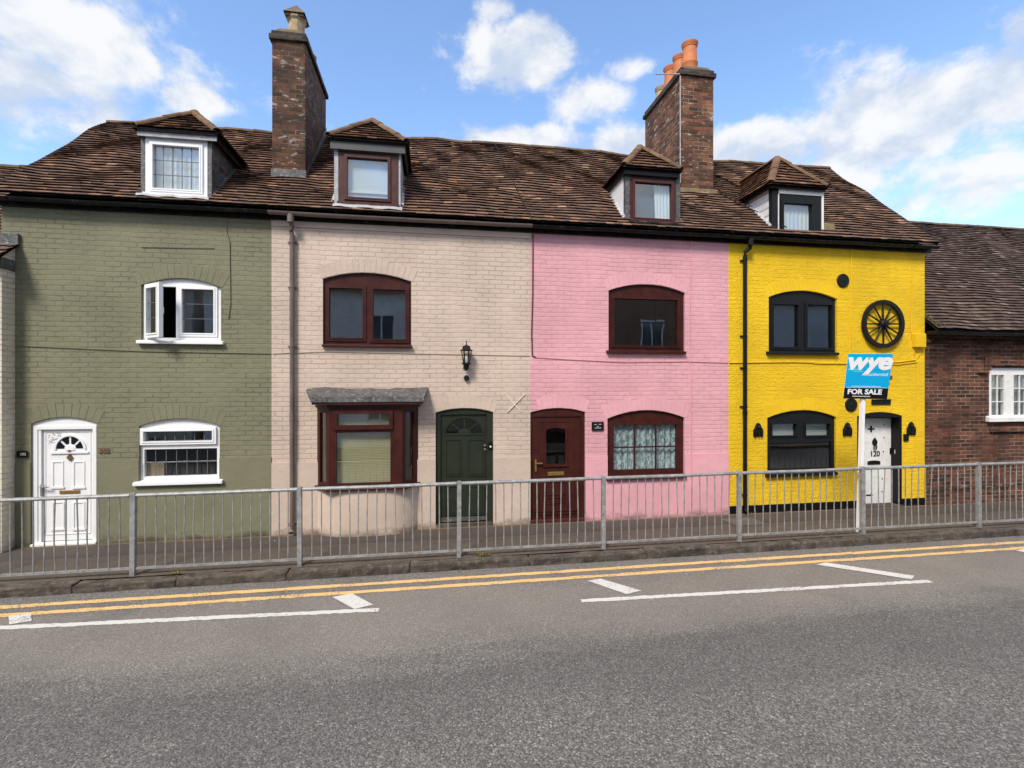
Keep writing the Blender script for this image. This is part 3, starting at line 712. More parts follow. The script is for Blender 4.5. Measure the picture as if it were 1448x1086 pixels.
# ------------------------------------------------------------------ dormers
def dormer(house, label, post, zfr, eave, apex, frame, pane, fmat, cheek, cheek_r, post_mat, fascia, fascia_mat, fascia_drop, leads=None, curtain='net', apron=None, casing=None, tilemat='tile_orange'):
    yf = 0.0
    xl, xr = PX(post[0], yf), PX(post[1], yf); cx = (xl+xr)/2; mpx = (post[0]+post[1])/2
    ov = 0.12; yE = yf-ov
    zE = PZ((eave[0]+eave[2])/2, (eave[1]+eave[3])/2, yE)
    hx0, hx1 = PX(eave[0], yE), PX(eave[2], yE); hw = (hx1-hx0)/2; hc = (hx0+hx1)/2
    ya = yE+hw; za = PZ(apex[0], apex[1], ya)
    zb = PZ(mpx, zfr, yf)-0.03
    slope = (ridge_z(cx)-ZE)/(YR-YE)
    ymeet = lambda z: YE+(z-ZE)/slope
    yc = ymeet(zE)+0.05; yr = ymeet(za)+0.12
    b = MB()                                        # dormer body: corner posts, head and back of the cheeks
    pw = (PX(frame[0], yf)-xl); pw2 = xr-PX(frame[2], yf)
    b.box(xl, xl+pw-0.004, yf, yf+0.1, zb, zE-0.02); b.box(xr-pw2+0.004, xr, yf, yf+0.1, zb, zE-0.02)
    zft = PZ(mpx, frame[1], yf)
    b.box(xl+pw-0.002, xr-pw2+0.002, yf+0.012, yf+0.1, zft, zE-0.03)
    d = b.build('dormer', post_mat, house, bevel=0.004)
    if label: d['label'] = label
    for x, mm, sgn in ((xl, cheek, -1), (xr, cheek_r, 1)):
        c = MB(); xa, xb = (x-0.004, x+0.03) if sgn < 0 else (x-0.03, x+0.004)
        c.box(xa, xb, yf+0.102, yc+0.3, zb-0.25, zE-0.025)
        if mm is M['lead']:
            for k in (0.3, 0.62):
                zz = zb+(zE-zb)*k; c.bar((x+0.004*sgn, yf+0.1, zz), (x+0.004*sgn, yc, zz+0.05), 0.02, 0.02)
        c.build('cheek', mm, d)
        fl = MB()                                   # lead soaker along the foot of the cheek
        for k in range(6):
            y0, y1 = yf+0.01+(yc-yf)*k/6, yf+0.01+(yc-yf)*(k+1)/6+0.01
            z0, z1 = ZE+(y0-YE)*slope+0.05, ZE+(y1-YE)*slope+0.05
            xo = x+sgn*0.05; xi = x-sgn*0.01
            fl.poly([(xi, y0, z0+0.03), (xo, y0, z0-0.004), (xo, y1, z1-0.004), (xi, y1, z1+0.03)])
            fl.poly([(xi, y0, z0+0.022), (xo, y0, z0-0.012), (xo, y1, z1-0.012), (xi, y1, z1+0.022)])
        fl.build('flashing', M['lead_light'] if mm is not M['lead'] else M['lead'], d)
    # hipped tile roof
    rr = random.Random(int(xl*50)+99); tm = MB()
    A = Vector((hc, ya, za)); E0 = Vector((hx0, yE, zE)); E1 = Vector((hx1, yE, zE))
    def plane_tiles(o, s_dir, t_dir, L, lo, hi):
        nn = s_dir.cross(t_dir).normalized()
        if nn.z < 0: nn = -nn
        tiles(tm, L, lo, hi, lambda s, t, n: o+s_dir*s+t_dir*t+nn*(n-0.012), gauge=0.115, width=0.15, rng=rr)
    tv = (A-Vector((hc, yE, zE))); Lf = tv.length; tv.normalize()
    plane_tiles(Vector((hc, yE, zE)), Vector((1, 0, 0)), tv, Lf, lambda t: -hw*(1-t/Lf), lambda t: hw*(1-t/Lf))
    for sg, ex in ((-1, hx0), (1, hx1)):
        t2 = Vector((hc-ex, 0, za-zE)); L2 = t2.length; t2.normalize(); o = Vector((ex, yE, zE)); sd = Vector((0, 1, 0))
        plane_tiles(o, sd, t2, L2, lambda t: (ya-yE)*t/L2, lambda t: (yc-yE)+(yr-yc)*t/L2+0.1)
    ro = tm.build('dormer_roof', M[tilemat], d, recalc=False)
    u = MB(); dz = Vector((0, 0, -0.02)); K0 = Vector((hx0, yc+0.1, zE)); K1 = Vector((hx1, yc+0.1, zE)); B = Vector((hc, yr+0.1, za))
    for q in ((E0, E1, A), (E0, A, B, K0), (E1, K1, B, A)): u.poly([v+dz for v in q])
    u.poly([E0+Vector((0.02, 0.02, -0.045)), E1+Vector((-0.02, 0.02, -0.045)), K1+Vector((-0.02, 0, -0.045)), K0+Vector((0.02, 0, -0.045))])
    u.build('dormer_soffit', M['deck'], d)
    h = MB()
    up = Vector((0, 0, 1))
    half_round(h, E0+Vector((0.03, 0.03, 0.02)), A+Vector((0, 0, 0.02)), 0.075, rng=rr, seg=0.26); half_round(h, E1+Vector((-0.03, 0.03, 0.02)), A+Vector((0, 0, 0.02)), 0.075, rng=rr, seg=0.26)
    half_round(h, A+Vector((0, 0, 0.015)), B+Vector((0, 0, 0.015)), 0.075, rng=rr, seg=0.26)
    h.build('hip_tiles', M['hip'], d)
    # fascia round three sides
    fz1 = zE-0.005; fz0 = zE-fascia_drop; fb = MB()
    o = 0.05
    fb.box(hx0+o, hx1-o, yE+o, yE+o+0.022, fz0, fz1)
    fb.build('fascia', fascia_mat, d); fb = MB()
    for x in (hx0+o, hx1-o-0.022):
        fb = MB(); fb.box(x, x+0.022, yE+o+0.0225, yc+0.05, max(fz0+0.002, fz1-0.12), fz1-0.002)
        fb.build('side_fascia', M['greyfascia'] if fascia_mat is M['greyfascia'] else M['gutter'], d)
    # window
    m = MB(); fx0, fx1, fz0_, fz1_ = rect(*frame, yf); p = shape(rect(*pane, yf))
    m.slab((fx0, fx1, fz0_, fz1_, fz1_), [p], yf-0.004, yf+0.06)
    ww = m.build('dormer_window', fmat, d)
    r2 = MB(); w = min(p[0]-fx0, 0.055)*0.8; r2.slab((p[0]-w, p[1]+w, p[2]-w, p[3]+w, p[3]+w), [p], yf-0.026, yf-0.003); r2.slab((p[0]-w*0.4, p[1]+w*0.4, p[2]-w*0.4, p[3]+w*0.4, p[3]+w*0.4), [(p[0]+.003, p[1]-.003, p[2]+.003, p[3]-.003, p[3]-.003)], yf-0.032, yf-0.004); r2.build('casement', fmat, d)
    g = MB(); g.poly([(p[0]-0.01, yf+0.022, p[2]-0.01), (p[1]+0.01, yf+0.022, p[2]-0.01), (p[1]+0.01, yf+0.022, p[3]+0.01), (p[0]-0.01, yf+0.022, p[3]+0.01)]); g.build('pane', M['glass'], d)
    if leads:
        lb = MB(); nx, nz = leads
        for i in range(1, nx): x = p[0]+(p[1]-p[0])*i/nx; lb.box(x-0.006, x+0.006, yf+0.014, yf+0.0195, p[2], p[3])
        for i in range(1, nz): z = p[2]+(p[3]-p[2])*i/nz; lb.box(p[0], p[1], yf+0.0145, yf+0.0192, z-0.006, z+0.006)
        lb.build('glazing_bars', M['leadcame'], d)
    cm = MB()
    if curtain == 'half':
        folds(cm, p[0]+(p[1]-p[0])*0.62, p[1]+0.03, p[2]-0.03, p[3]+0.03, yf+0.085, 0.014, 5, top_lean=-0.03); cm.build('curtain', M['curtain'], d)
        bk = MB(); bk.box(p[0]-0.05, p[1]+0.05, yf+0.13, yf+0.135, p[2]-0.05, p[3]+0.05); bk.build('blind', M['room'], d)
    else:
        folds(cm, p[0]-0.03, p[1]+0.03, p[2]-0.03, p[3]+0.03, yf+0.08, 0.008 if curtain == 'net' else 0.0, 8); cm.build('curtain', M['net'], d)
        if curtain == 'rail':
            q = MB(); zz = p[2]+(p[3]-p[2])*0.17; q.box(p[0]-0.01, p[1]+0.01, yf+0.05, yf+0.07, zz-0.012, zz+0.012); q.build('curtain_rail', M['white'], d)
    if casing:
        c = MB(); e = 0.045
        c.box(fx0-0.006, fx1+e, yf-0.02, yf+0.01, fz1_+0.004, fz1_+e*2.0); c.box(fx1+0.004, fx1+e, yf-0.019, yf+0.011, fz0_+0.02, fz1_+0.003); c.box(fx0-0.016, fx0-0.003, yf-0.018, yf+0.01, fz0_+0.02, fz1_)
        c.build('casing', casing, d)
    if apron:
        a = MB(); x0, x1 = fx0-0.07, fx1+0.07; k = 10; rz = lambda y: ZE+(y-YE)*slope
        for i in range(k):
            p0, p1 = x0+(x1-x0)*i/k, x0+(x1-x0)*(i+1)/k; j0, j1 = 0.010*sin(i*1.7), 0.010*sin((i+1)*1.7); y1_ = -0.125
            a.poly([(p0, yf-0.006, fz0_+0.01), (p1, yf-0.006, fz0_+0.01), (p1, y1_, rz(y1_)+0.078+j1), (p0, y1_, rz(y1_)+0.078+j0)])
            a.poly([(p0, y1_, rz(y1_)+0.078+j0), (p1, y1_, rz(y1_)+0.078+j1), (p1, y1_-0.012, rz(y1_)+0.04+j1), (p0, y1_-0.012, rz(y1_)+0.04+j0)])
        a.build('apron', apron, d)
        sb = MB(); sb.box(fx0-0.02, fx1+0.02, yf-0.05, yf-0.0045, fz0_-0.005, fz0_+0.03); sb.build('dormer_sill', fmat, d)
    return d, (xl, xr, yf-0.03, yc)

# ================================================================== the four cottages
XA, XB, XC, XD, XE = PX(2), PX(384), PX(750), PX(1030), PX(1307.5)
GRP = 'painted terraced houses in the row'
H1 = thing('terraced_house', ((XA+XB)/2, 0, 0), 'olive green painted brick house with white windows and white front door', 'house', GRP)
H2 = thing('terraced_house', ((XB+XC)/2, 0, 0), 'cream painted brick house with bay window and dark green door', 'house', GRP)
H3 = thing('terraced_house', ((XC+XD)/2, 0, 0), 'pink painted brick house with maroon door and lace curtained window', 'house', GRP)
H4 = thing('terraced_house', ((XD+XE)/2, 0, 0), 'bright yellow house with black window frames and studded white door', 'house', GRP)

# --- openings
o1u = opening(199.5, 312.5, 483, 405, 393.5); o1d = opening(43.5, 137, 771.5, 599, 590); o1l = opening(196.5, 310.5, 681, 602, 592)
o2u = opening(456.5, 581.5, 490, 396, 385.5); o2d = opening(616, 697.5, 741, 583, 577)
o3u = opening(860.5, 968.5, 499.5, 412.5, 402); o3d = opening(749, 827.5, 735, 583, 577); o3l = opening(859, 968, 673, 591.5, 580)
o4u = opening(1087, 1183.5, 499, 421.5, 411); o4l = opening(1085, 1182.5, 670, 590.5, 580); o4d = opening(1212, 1275, 718.5, 588, 582.5)
ox0, ox1 = PX(450), PX(589)
o2b = (ox0, ox1, PZ(520, 690), PZ(520, 574), PZ(520, 574))
pz1 = PZ(300, 648); pz2 = PZ(640, 648.5); pz3 = PZ(1000, 641)
shell(H1, XA, XB, M['olive'], M['olive_r'], [o1u, o1d, o1l], pz1, gable_left=True)
shell(H2, XB, XC, M['cream'], M['cream_r'], [o2u, o2d, o2b], pz2)
shell(H3, XC, XD, M['pink'], M['pink_r'], [o3u, o3d, o3l], pz3)
shell(H4, XD, XE, M['yellow'], None, [o4u, o4d, o4l], None, gable_right=True)
for h, ops, mm in ((H1, (o1u, o1d, o1l), 'olive'), (H2, (o2u, o2d), 'cream'), (H3, (o3u, o3d, o3l), 'pink'), (H4, (o4u, o4l), 'yellow')):
    for o in ops: arch_ring(h, o, M[mm+'_r'], xlim=(XC+0.002, 99) if h is H3 else (-99, 99))
p = MB(); zb = PZ(1130, 711.5); p.slab((XD+0.001, XE-0.001, -0.2, zb, zb), [o4d], -0.012, 0.002, back=False); p.build('plinth', M['black'], H4)

# --- dormers, chimney footprints, roofs
d1, f1 = dormer(H1, None, (199, 299.5), 279, (186, 181, 309, 184), (274, 161.5), (205.8, 196.5, 293.4, 278), (216.7, 207, 283, 268.5), M['white'], M['lead'], M['lead'], M['lead'], None, M['lead_light'], 0.115, leads=(5, 3), apron=M['lead_light'])
d2, f2 = dormer(H2, None, (472.4, 566.5), 291, (461.5, 194.5, 577, 198), (526.5, 173), (478.8, 216, 563.3, 290.5), (491, 224.5, 548.5, 280.5), M['maroon_wood'], M['lead_light'], M['lead_light'], M['lead_light'], None, M['greyfascia'], 0.175, curtain='rail', apron=M['lead_light'])
d3, f3 = dormer(H3, None, (884.5, 962), 316, (881, 233, 966, 241), (910, 210.5), (891, 251.5, 956, 315.5), (897, 259, 949, 309.5), M['maroon_wood'], M['whitepaint'], M['whitepaint'], M['lead'], None, M['black'], 0.125, curtain='half', apron=M['gutter'])
d4, f4 = dormer(H4, None, (1092, 1165.5), 334, (1089, 258, 1173, 264), (1106.5, 226.5), (1101, 276, 1161, 334), (1107, 288, 1147, 330.5), M['charcoal'], M['boards'], M['boards'], M['charcoal'], None, M['black'], 0.075, casing=M['whitepaint'])

def chimney(house, px0, px1, yfront, yback, py_top, pys, mat, pots, cap_h=0.17):
    x0, x1 = PX(px0, yfront), PX(px1, yfront); mp = (px0+px1)/2; zt = PZ(mp, py_top, yfront); zb = ZE+(yfront-YE)*0.94-0.35
    m = MB(); m.box(x0, x1, yfront, yback, zb, zt-cap_h)
    c = m.build('chimney', mat, house, bevel=0.012)
    cp = MB(); cp.box(x0-0.045, x1+0.045, yfront-0.045, yback+0.045, zt-cap_h+0.001, zt-0.075); cp.box(x0-0.012, x1+0.012, yfront-0.012, yback+0.012, zt-0.0745, zt)
    cp.build('chimney_cap', M['capstone'], c, bevel=0.012)
    fl = MB(); fl.prism([(x0+0.02, zt+0.001), (x1-0.02, zt+0.001), (x1-0.12, zt+0.06), (x0+0.12, zt+0.06)], yfront+0.02, yback-0.02); fl.build('flaunching', M['mortar'], c)
    return c, x0, x1, zt, zb
c1y, c1b = 0.73, 2.45
c2y, c2b = 1.19, 2.95
roof(H1, XA, XB, [f1], [], M['tile'], edge_l=0.06)
roof(H2, XB, XC, [f2], [(PX(384.5, c1y), PX(432, c1y), c1y, c1b)], M['tile'])
roof(H3, XC, XD, [f3], [(PX(962, c2y), PX(1010, c2y), c2y, c2b)], M['tile'])
roof(H4, XD, XE, [f4], [(PX(962, c2y), PX(1010, c2y), c2y, c2b)], M['tile'], edge_r=0.12)
gutter(H1, XA-0.1, XB, M['gutter']); gutter(H2, XB, XC, M['brownpipe']); gutter(H3, XC, XD, M['gutter']); gutter(H4, XD, XE+0.13, M['gutter'])

ch, cx0, cx1, czt, czb = chimney(H2, 384.5, 432, c1y, c1b, 45, None, M['stackbrick'], None)
# hooded buff pot and a low capped pot behind it
pc = ((cx0+cx1)/2+0.05, c1y+0.32); m = MB()
hx = 0.155
m.lathe((pc[0], pc[1], czt+0.02), [(0.17, 0), (0.16, 0.08), (0.145, 0.10), (0.14, 0.36), (0.17, 0.40), (0.17, 0.44), (0.13, 0.45)], 10)
pot = m.build('chimney_pot', M['buffpot'], ch)
m = MB(); z = czt+0.47; a = 0.185
m.poly([(pc[0]-a, pc[1]-a, z), (pc[0]+a, pc[1]-a, z), (pc[0], pc[1], z+0.25)]); m.poly([(pc[0]+a, pc[1]-a, z), (pc[0]+a, pc[1]+a, z), (pc[0], pc[1], z+0.25)])
m.poly([(pc[0]+a, pc[1]+a, z), (pc[0]-a, pc[1]+a, z), (pc[0], pc[1], z+0.25)]); m.poly([(pc[0]-a, pc[1]+a, z), (pc[0]-a, pc[1]-a, z), (pc[0], pc[1], z+0.25)])
m.box(pc[0]-a+0.03, pc[0]+a-0.03, pc[1]-a+0.03, pc[1]+a-0.03, z-0.045, z-0.001)
m.build('chimney_cowl', M['cowl'], ch)
m = MB(); m.lathe((pc[0]+0.02, c1y+0.95, czt+0.02), [(0.17, 0), (0.16, 0.12), (0.19, 0.14), (0.19, 0.18), (0.05, 0.22)], 12); m.build('chimney_pot', M['buffpot'], ch)
fl = MB(); zf = ZE+(c1y-YE)*0.945
fl.box(cx0-0.012, cx1+0.012, c1y-0.014, c1y-0.001, zf-0.02, zf+0.13)
for k in range(8):
    y0 = c1y+(c1b-c1y)*k/8; y1 = y0+(c1b-c1y)/8; z0 = ZE+(y0-YE)*0.945; z1 = ZE+(y1-YE)*0.945
    for x, s in ((cx0, -1), (cx1, 1)): fl.poly([(x+s*0.013, y0, z0), (x+s*0.013, y1, z1), (x+s*0.013, y1, z1+0.17), (x+s*0.013, y0, z0+0.15)])
fl.build('flashing', M['lead'], ch)

ch2, dx0, dx1, dzt, dzb = chimney(H4, 962.5, 1009, c2y, c2b, 97.5, None, M['stackbrick_red'], None)
pcx = (dx0+dx1)/2-0.06
for (yy, h, r, mm) in ((c2y+0.20, 0.63, 0.155, 'terracotta'), (c2y+0.62, 0.62, 0.15, 'terracotta'), (c2y+1.05, 0.64, 0.155, 'terracotta'), (c2y+1.50, 0.44, 0.15, 'buffpot')):
    m = MB(); m.lathe((pcx, yy, dzt+0.03), [(r*1.08, 0), (r*1.05, 0.16), (r*1.09, 0.17), (r*1.09, 0.2), (r*1.0, 0.22), (r*0.93, h-0.10), (r*1.0, h-0.095), (r*1.02, h-0.06), (r*1.13, h-0.03), (r*1.13, h), (r*0.86, h), (r*0.84, h-0.3)], 18)
    m.build('chimney_pot', M[mm], ch2, smooth=True)
m = MB(); m.tube([(dx0-0.03, c2y-0.03, dzt-0.17), (dx0-0.52, c2y+0.1, dzt-0.14)], 0.012, 6); m.tube([(dx0-0.02, c2y-0.02, dzt-0.2), (dx0-0.02, c2y-0.02, dzb+0.5)], 0.012, 6); m.build('aerial_bracket', M['lead_light'], ch2)
m = MB(); zf = ZE+(c2y-YE)*0.945
m.box(dx0-0.05, dx1+0.05, c2y-0.10, c2y-0.001, zf-0.09, zf+0.03); m.build('flaunching', M['mortar'], ch2, bevel=0.02)
# mortar verge lump beside the yellow dormer
m = MB(); xv = PX(1168); m.box(xv-0.09, xv+0.2, -0.02, 0.16, ZE+0.12, ZE+0.34); m.build('mortar_fillet', M['mortar'], H4, bevel=0.03)
# wire line across the tiles at the cream/pink join
m = MB()
m.tube([roof_pt(XC-0.32+0.0*k+(0.30*(1-k/8)), 3.75*k/8, 0.045) for k in range(9)], 0.010, 5); m.build('roof_cable', M['deck'], H3)
m = MB(); m.tube([roof_pt(PX(1010, 1.2)+0.02+0.75*(1-k/5), 0.25+1.5*k/5, 0.045) for k in range(6)], 0.010, 5); m.build('roof_cable', M['deck'], H4)

# ================================================================== olive house
w, hs = window(H1, o1u, M['white'], [dict(r=(208, 405, 249, 477.5), hole=True), dict(r=(257.5, 409, 303, 471.5), ring=0.05, leads=(1, 3))], sill=(193, 481, 315.5, 486.5))
# casement standing open on its left hinge
x0, x1, z0, z1 = rect(206.5, 403.5, 250, 478.5, 0.03); Wc = x1-x0-0.01
T = Matrix.Translation((x0, 0.03, 0)) @ Matrix.Rotation(-radians(38), 4, 'Z')
m = MB(); m.slab((0, Wc, z0, z1, z1), [(0.065, Wc-0.065, z0+0.065, z1-0.065, z1-0.065)], -0.025, 0.035, T)
m.slab((0.045, Wc-0.045, z0+0.045, z1-0.045, z1-0.045), [(0.067, Wc-0.067, z0+0.067, z1-0.067, z1-0.067)], -0.036, -0.02, T)
m.build('casement', M['white'], w)['label'] = 'white casement standing open'
m = MB(); m.poly([tuple(T @ Vector(q)) for q in ((0.055, 0, z0+0.055), (Wc-0.055, 0, z0+0.055), (Wc-0.055, 0, z1-0.055), (0.055, 0, z1-0.055))]); m.build('pane', M['glass'], w)
m = MB()
for k in (1, 2): zz = z0+0.065+(z1-z0-0.13)*k/3; m.box(0.065, Wc-0.065, -0.010, -0.004, zz-0.005, zz+0.005, T)
m.build('glazing_bars', M['leadcame'], w)
m = MB(); m.box(Wc-0.04, Wc-0.02, 0.036, 0.055, (z0+z1)/2-0.05, (z0+z1)/2+0.05, T); m.build('handle', M['whitepaint'], w)
w, hs = window(H1, o1l, M['white'], [dict(r=(204, 609, 301.7, 623.7), ring=0.05, leads=(7, 1), proud=0.035), dict(r=(204, 634.5, 307, 672.7), leads=(7, 2))], sill=(188, 679.5, 314.5, 685.5))
m = MB(); r = rect(204, 655, 232, 674, 0.12); m.box(r[0], r[1], 0.12, 0.13, r[2], r[3]); m.build('card', M['card'], w)
# white door
def door_frame(house, op, mat, leaf_px, y0, y1, name='door_frame'):
    r = rect(*leaf_px, y0); m = MB()
    m.slab((op[0]+0.002, op[1]-0.002, -0.15, op[3]-0.002, op[4]-0.002), [(r[0], r[1], -0.2, r[3], r[3])], y0, y1); return m.build(name, mat, house), r
yd = 0.03
fr, r = door_frame(H1, o1d, M['white'], (58, 605, 131.5, 768), yd, yd+0.09)
m = MB(); ring(m, (PX(46), PX(135), 0.0, PZ(90, 602.5), PZ(90, 602.5))[:4], 0.05, yd-0.012, yd+0.001); m.build('door_trim', M['white'], fr)
m = MB(); m.box(r[0]+0.004, r[1]-0.004, yd+0.03, yd+0.08, 0.05, r[3]-0.004)
lx0, lx1 = r[0]+0.004, r[1]-0.004
rr_ = rect(65, 611, 127.5, 754, yd+0.03)
ring(m, (rr_[0]-0.012, rr_[1]+0.012, rr_[2]-0.012, rr_[3]+0.012), 0.012, yd+0.022, yd+0.0295)
for q in ((74, 652, 90, 690), (103.5, 652, 120, 690), (74, 709.5, 91, 749), (103.5, 709.5, 120, 749)):
    q2 = rect(*q, yd+0.03); ring(m, q2, 0.018, yd+0.020, yd+0.0296)
    m.box(q2[0]-0.012, q2[1]+0.012, yd+0.014, yd+0.0194, q2[2]-0.008, q2[2]+0.022)
fc = P(97.3, 636, yd); rx = PX(117, yd)-PX(97.3, yd); rz = PZ(97, 617, yd)-PZ(97, 636, yd)
arc_band(m, fc[0], fc[1], rx, rz, 0.03, yd+0.012, yd+0.0295); m.box(fc[0]-rx-0.07, fc[0]+rx+0.07, yd+0.010, yd+0.0294, fc[1]-0.06, fc[1]-0.03)
arc_band(m, fc[0], fc[1]-0.01, 0.0, 0.0, rx*0.36, yd+0.012, yd+0.0292)
dr = m.build('door', M['white'], H1)
m = MB(); fan(m, fc[0], fc[1], rx*0.97, rz*0.97, 4, yd+0.024, yd+0.0296, 0.03, 0.46); m.build('fanlight', M['glass_dark'], dr); 
m = MB(); fan(m, fc[0], fc[1], rx*0.97, rz*0.97, 4, yd+0.027, yd+0.0298, 0.03, 0.46); m.build('fanlight_backing', M['black'], dr)
kx, kz = P(97.5, 647, yd); m = MB(); m.prism([(kx, kz-0.055), (kx+0.04, kz), (kx, kz+0.055), (kx-0.04, kz)], yd+0.005, yd+0.029); m.lathe((kx, yd+0.012, kz+0.10), [(0.016, -0.012), (0.016, 0.012)], 8, Matrix.Rotation(pi/2, 3, 'X').to_4x4()); m.build('door_knocker', M['rust'], dr)
q = rect(82.5, 694.5, 111.5, 698.5, yd); m = MB(); m.box(q[0], q[1], yd+0.018, yd+0.0296, q[2], q[3]+0.01); m.build('letterbox', M['brass'], dr, bevel=0.004)
hx, hz = P(58.5, 688, yd); m = MB(); m.box(hx-0.012, hx+0.012, yd-0.01, yd+0.0296, hz-0.14, hz+0.03); m.bar((hx, yd-0.03, hz-0.005), (hx+0.12, yd-0.03, hz-0.005), 0.018); m.build('door_handle', M['chrome'], dr, bevel=0.003)
m = MB(); rs = random.Random(5)
for i in range(70):
    xx = PX(65.5, yd)+rs.uniform(0, 0.17); zz = PZ(73, 611, yd)-rs.uniform(0, 0.19)*(1.0-(xx-PX(65.5, yd))*1.5); m.box(xx, xx+rs.uniform(0.004, 0.02), yd+0.0275, yd+0.0293, zz, zz+0.006)
m.build('scuff_marks', M['leadcame'], dr)
m = MB(); m.box(PX(44), PX(137), -0.03, 0.05, -0.01, 0.03); m.build('doorstep', M['whitepaint'], H1, bevel=0.01)
# cables on the olive wall
m = MB()
m.tube([(XA+0.1, -0.012, PZ(20, 495)), (XA+0.25, -0.012, PZ(30, 489)), (PX(120), -0.012, PZ(120, 493)), (PX(200), -0.012, PZ(200, 496.5)), (PX(300), -0.012, PZ(300, 498.5)), (XB-0.01, -0.012, PZ(384, 500))], 0.006, 6)
m.tube([(PX(320.5), -0.012, PZ(320, 312)), (PX(320.5), -0.012, PZ(320, 328)), (PX(325), -0.012, PZ(325, 342)), (PX(326), -0.012, PZ(326, 430)), (PX(323), -0.012, PZ(323, 450))], 0.007, 6)
m.tube([(PX(200), -0.011, PZ(200, 349.5)), (PX(303), -0.011, PZ(303, 351))], 0.005, 6)
m.build('wall_cable', M['olive_r'], H1)

# ================================================================== cream house
w, hs = window(H2, o2u, M['maroon'], [dict(r=(465.5, 407.5, 513, 478), ring=0.055), dict(r=(527.5, 409.5, 573.6, 480), ring=0.055)], sill=(455, 487, 582.5, 491))
# canted bay window
Y1 = -0.26
bx = [(PX(448.5), 0.0), (PX(465, Y1), Y1), (PX(569, Y1), Y1), (PX(591.5), 0.0)]
zs, zt = PZ(517, 688, Y1), PZ(517, 576, Y1)
mm = MB()
bay_frames = []
mb_wall = MB()
curve = []
for k in range(25):                       # the rendered foot of the bay is rounded, not canted
    u = k/24; x = bx[0][0]+(bx[3][0]-bx[0][0])*u; e = abs(2*u-1)
    curve.append((x, Y1*1.02*(max(0.0, 1-e**3.6))**0.9))
for (a, b) in zip(curve, curve[1:]):
    mb_wall.poly([(a[0], a[1], -0.2), (b[0], b[1], -0.2), (b[0], b[1], zs-0.05), (a[0], a[1], zs-0.05)])
mb_wall.poly([(x, y, zs-0.05) for x, y in curve])
bay = mb_wall.build('bay_wall', M['cream_r'], H2, smooth=True)
fb = MB(); gl = MB(); Tm = []
for k, (a, b) in enumerate(zip(bx, bx[1:])):
    a3, b3 = Vector((a[0], a[1], 0)), Vector((b[0], b[1], 0)); d = (b3-a3); L = d.length; d.normalize()
    T = Matrix(((d.x, -d.y, 0, a3.x), (d.y, d.x, 0, a3.y), (0, 0, 1, 0), (0, 0, 0, 1)))
    if k == 1:
        xa = (PX(475.5, Y1)-a[0]); xb = (PX(552, Y1)-a[0]); top = [xa+0.02, xb-0.02, PZ(517, 601, Y1), PZ(517, 585, Y1)]; low = [xa, xb, PZ(517, 683, Y1), PZ(517, 611.5, Y1)]
        fb.slab((0.0, L, zs+0.001, zt, zt), [shape(top), shape(low)], 0.0, 0.07, T)
        fb.slab((top[0]-0.06, top[1]+0.06, top[2]-0.07, top[3]+0.05, top[3]+0.05), [shape(top)], -0.03, -0.001, T)
        [gl.poly([tuple(T @ Vector(v)) for v in ((q[0]-0.01, 0.033, q[2]-0.01), (q[1]+0.01, 0.033, q[2]-0.01), (q[1]+0.01, 0.033, q[3]+0.01), (q[0]-0.01, 0.033, q[3]+0.01))]) for q in (top, low)]
    else:
        q = [L*0.22, L*0.78, zs+0.06, zt-0.09] if k == 0 else [L*0.20, L*0.74, zs+0.06, zt-0.09]
        fb.slab((0.0, L, zs+0.001, zt-0.001, zt-0.001), [shape(q)], 0.001, 0.06, T)
        gl.poly([tuple(T @ Vector(v)) for v in ((q[0]-0.01, 0.028, q[2]-0.01), (q[1]+0.01, 0.028, q[2]-0.01), (q[1]+0.01, 0.028, q[3]+0.01), (q[0]-0.01, 0.028, q[3]+0.01))])
fr = fb.build('bay_window', M['maroon'], H2)
gl.build('pane', M['glass'], fr)
m = MB(); o = 0.05
pts = [(bx[0][0]-0.05, 0.0), (bx[1][0]-0.03, Y1-o), (bx[2][0]+0.03, Y1-o), (bx[3][0]+0.05, 0.0)]
Txy = Matrix(((1, 0, 0, 0), (0, 0, 1, 0), (0, 1, 0, 0), (0, 0, 0, 1)))
m.prism(pts, zs-0.06, zs, Txy); m.build('bay_sill', M['maroon'], fr, bevel=0.008)
m = MB(); m.box(bx[1][0]+0.04, bx[2][0]-0.04, Y1+0.10, Y1+0.11, zs, zt); m.build('blind', M['blind'], fr)
m = MB(); m.box(bx[2][0]+0.03, bx[3][0]-0.02, 0.02, 0.03, zs, zt); m.build('blind', M['room'], fr)
# lead canopy
m = MB(); y2 = -0.36; za, zb2 = PZ(520, 548.5), PZ(520, 561, y2); x0, x1 = PX(435), PX(605.5); x2, x3 = PX(437, y2)+0.02, PX(601, y2)-0.02
k = 12; rr = random.Random(8); prev = None
for i in range(k+1):
    u = i/k; ta = (x0+(x1-x0)*u, 0.0, za+rr.uniform(-0.015, 0.012)); tm_ = (x0+(x1-x0)*u*0.98+0.01, y2*0.45, (za+zb2)/2+rr.uniform(-0.015, 0.035)); tb = (x2+(x3-x2)*u, y2, zb2+rr.uniform(-0.006, 0.006)); tc = (tb[0], y2-0.008, zb2-0.085)
    c = [ta, tm_, tb, tc, (tb[0], y2+0.03, zb2-0.085), (tb[0], 0.0, zb2-0.085)]
    if prev:
        for j in range(5): m.poly([prev[j], c[j], c[j+1], prev[j+1]])
    if i in (0, k): m.poly(c)
    prev = c
m.build('bay_canopy', M['lead'], fr)
m = MB(); m.box(x2+0.015, x3-0.015, y2+0.012, -0.005, zb2-0.125, zb2-0.0855); m.build('canopy_board', M['maroon_wood'], fr)
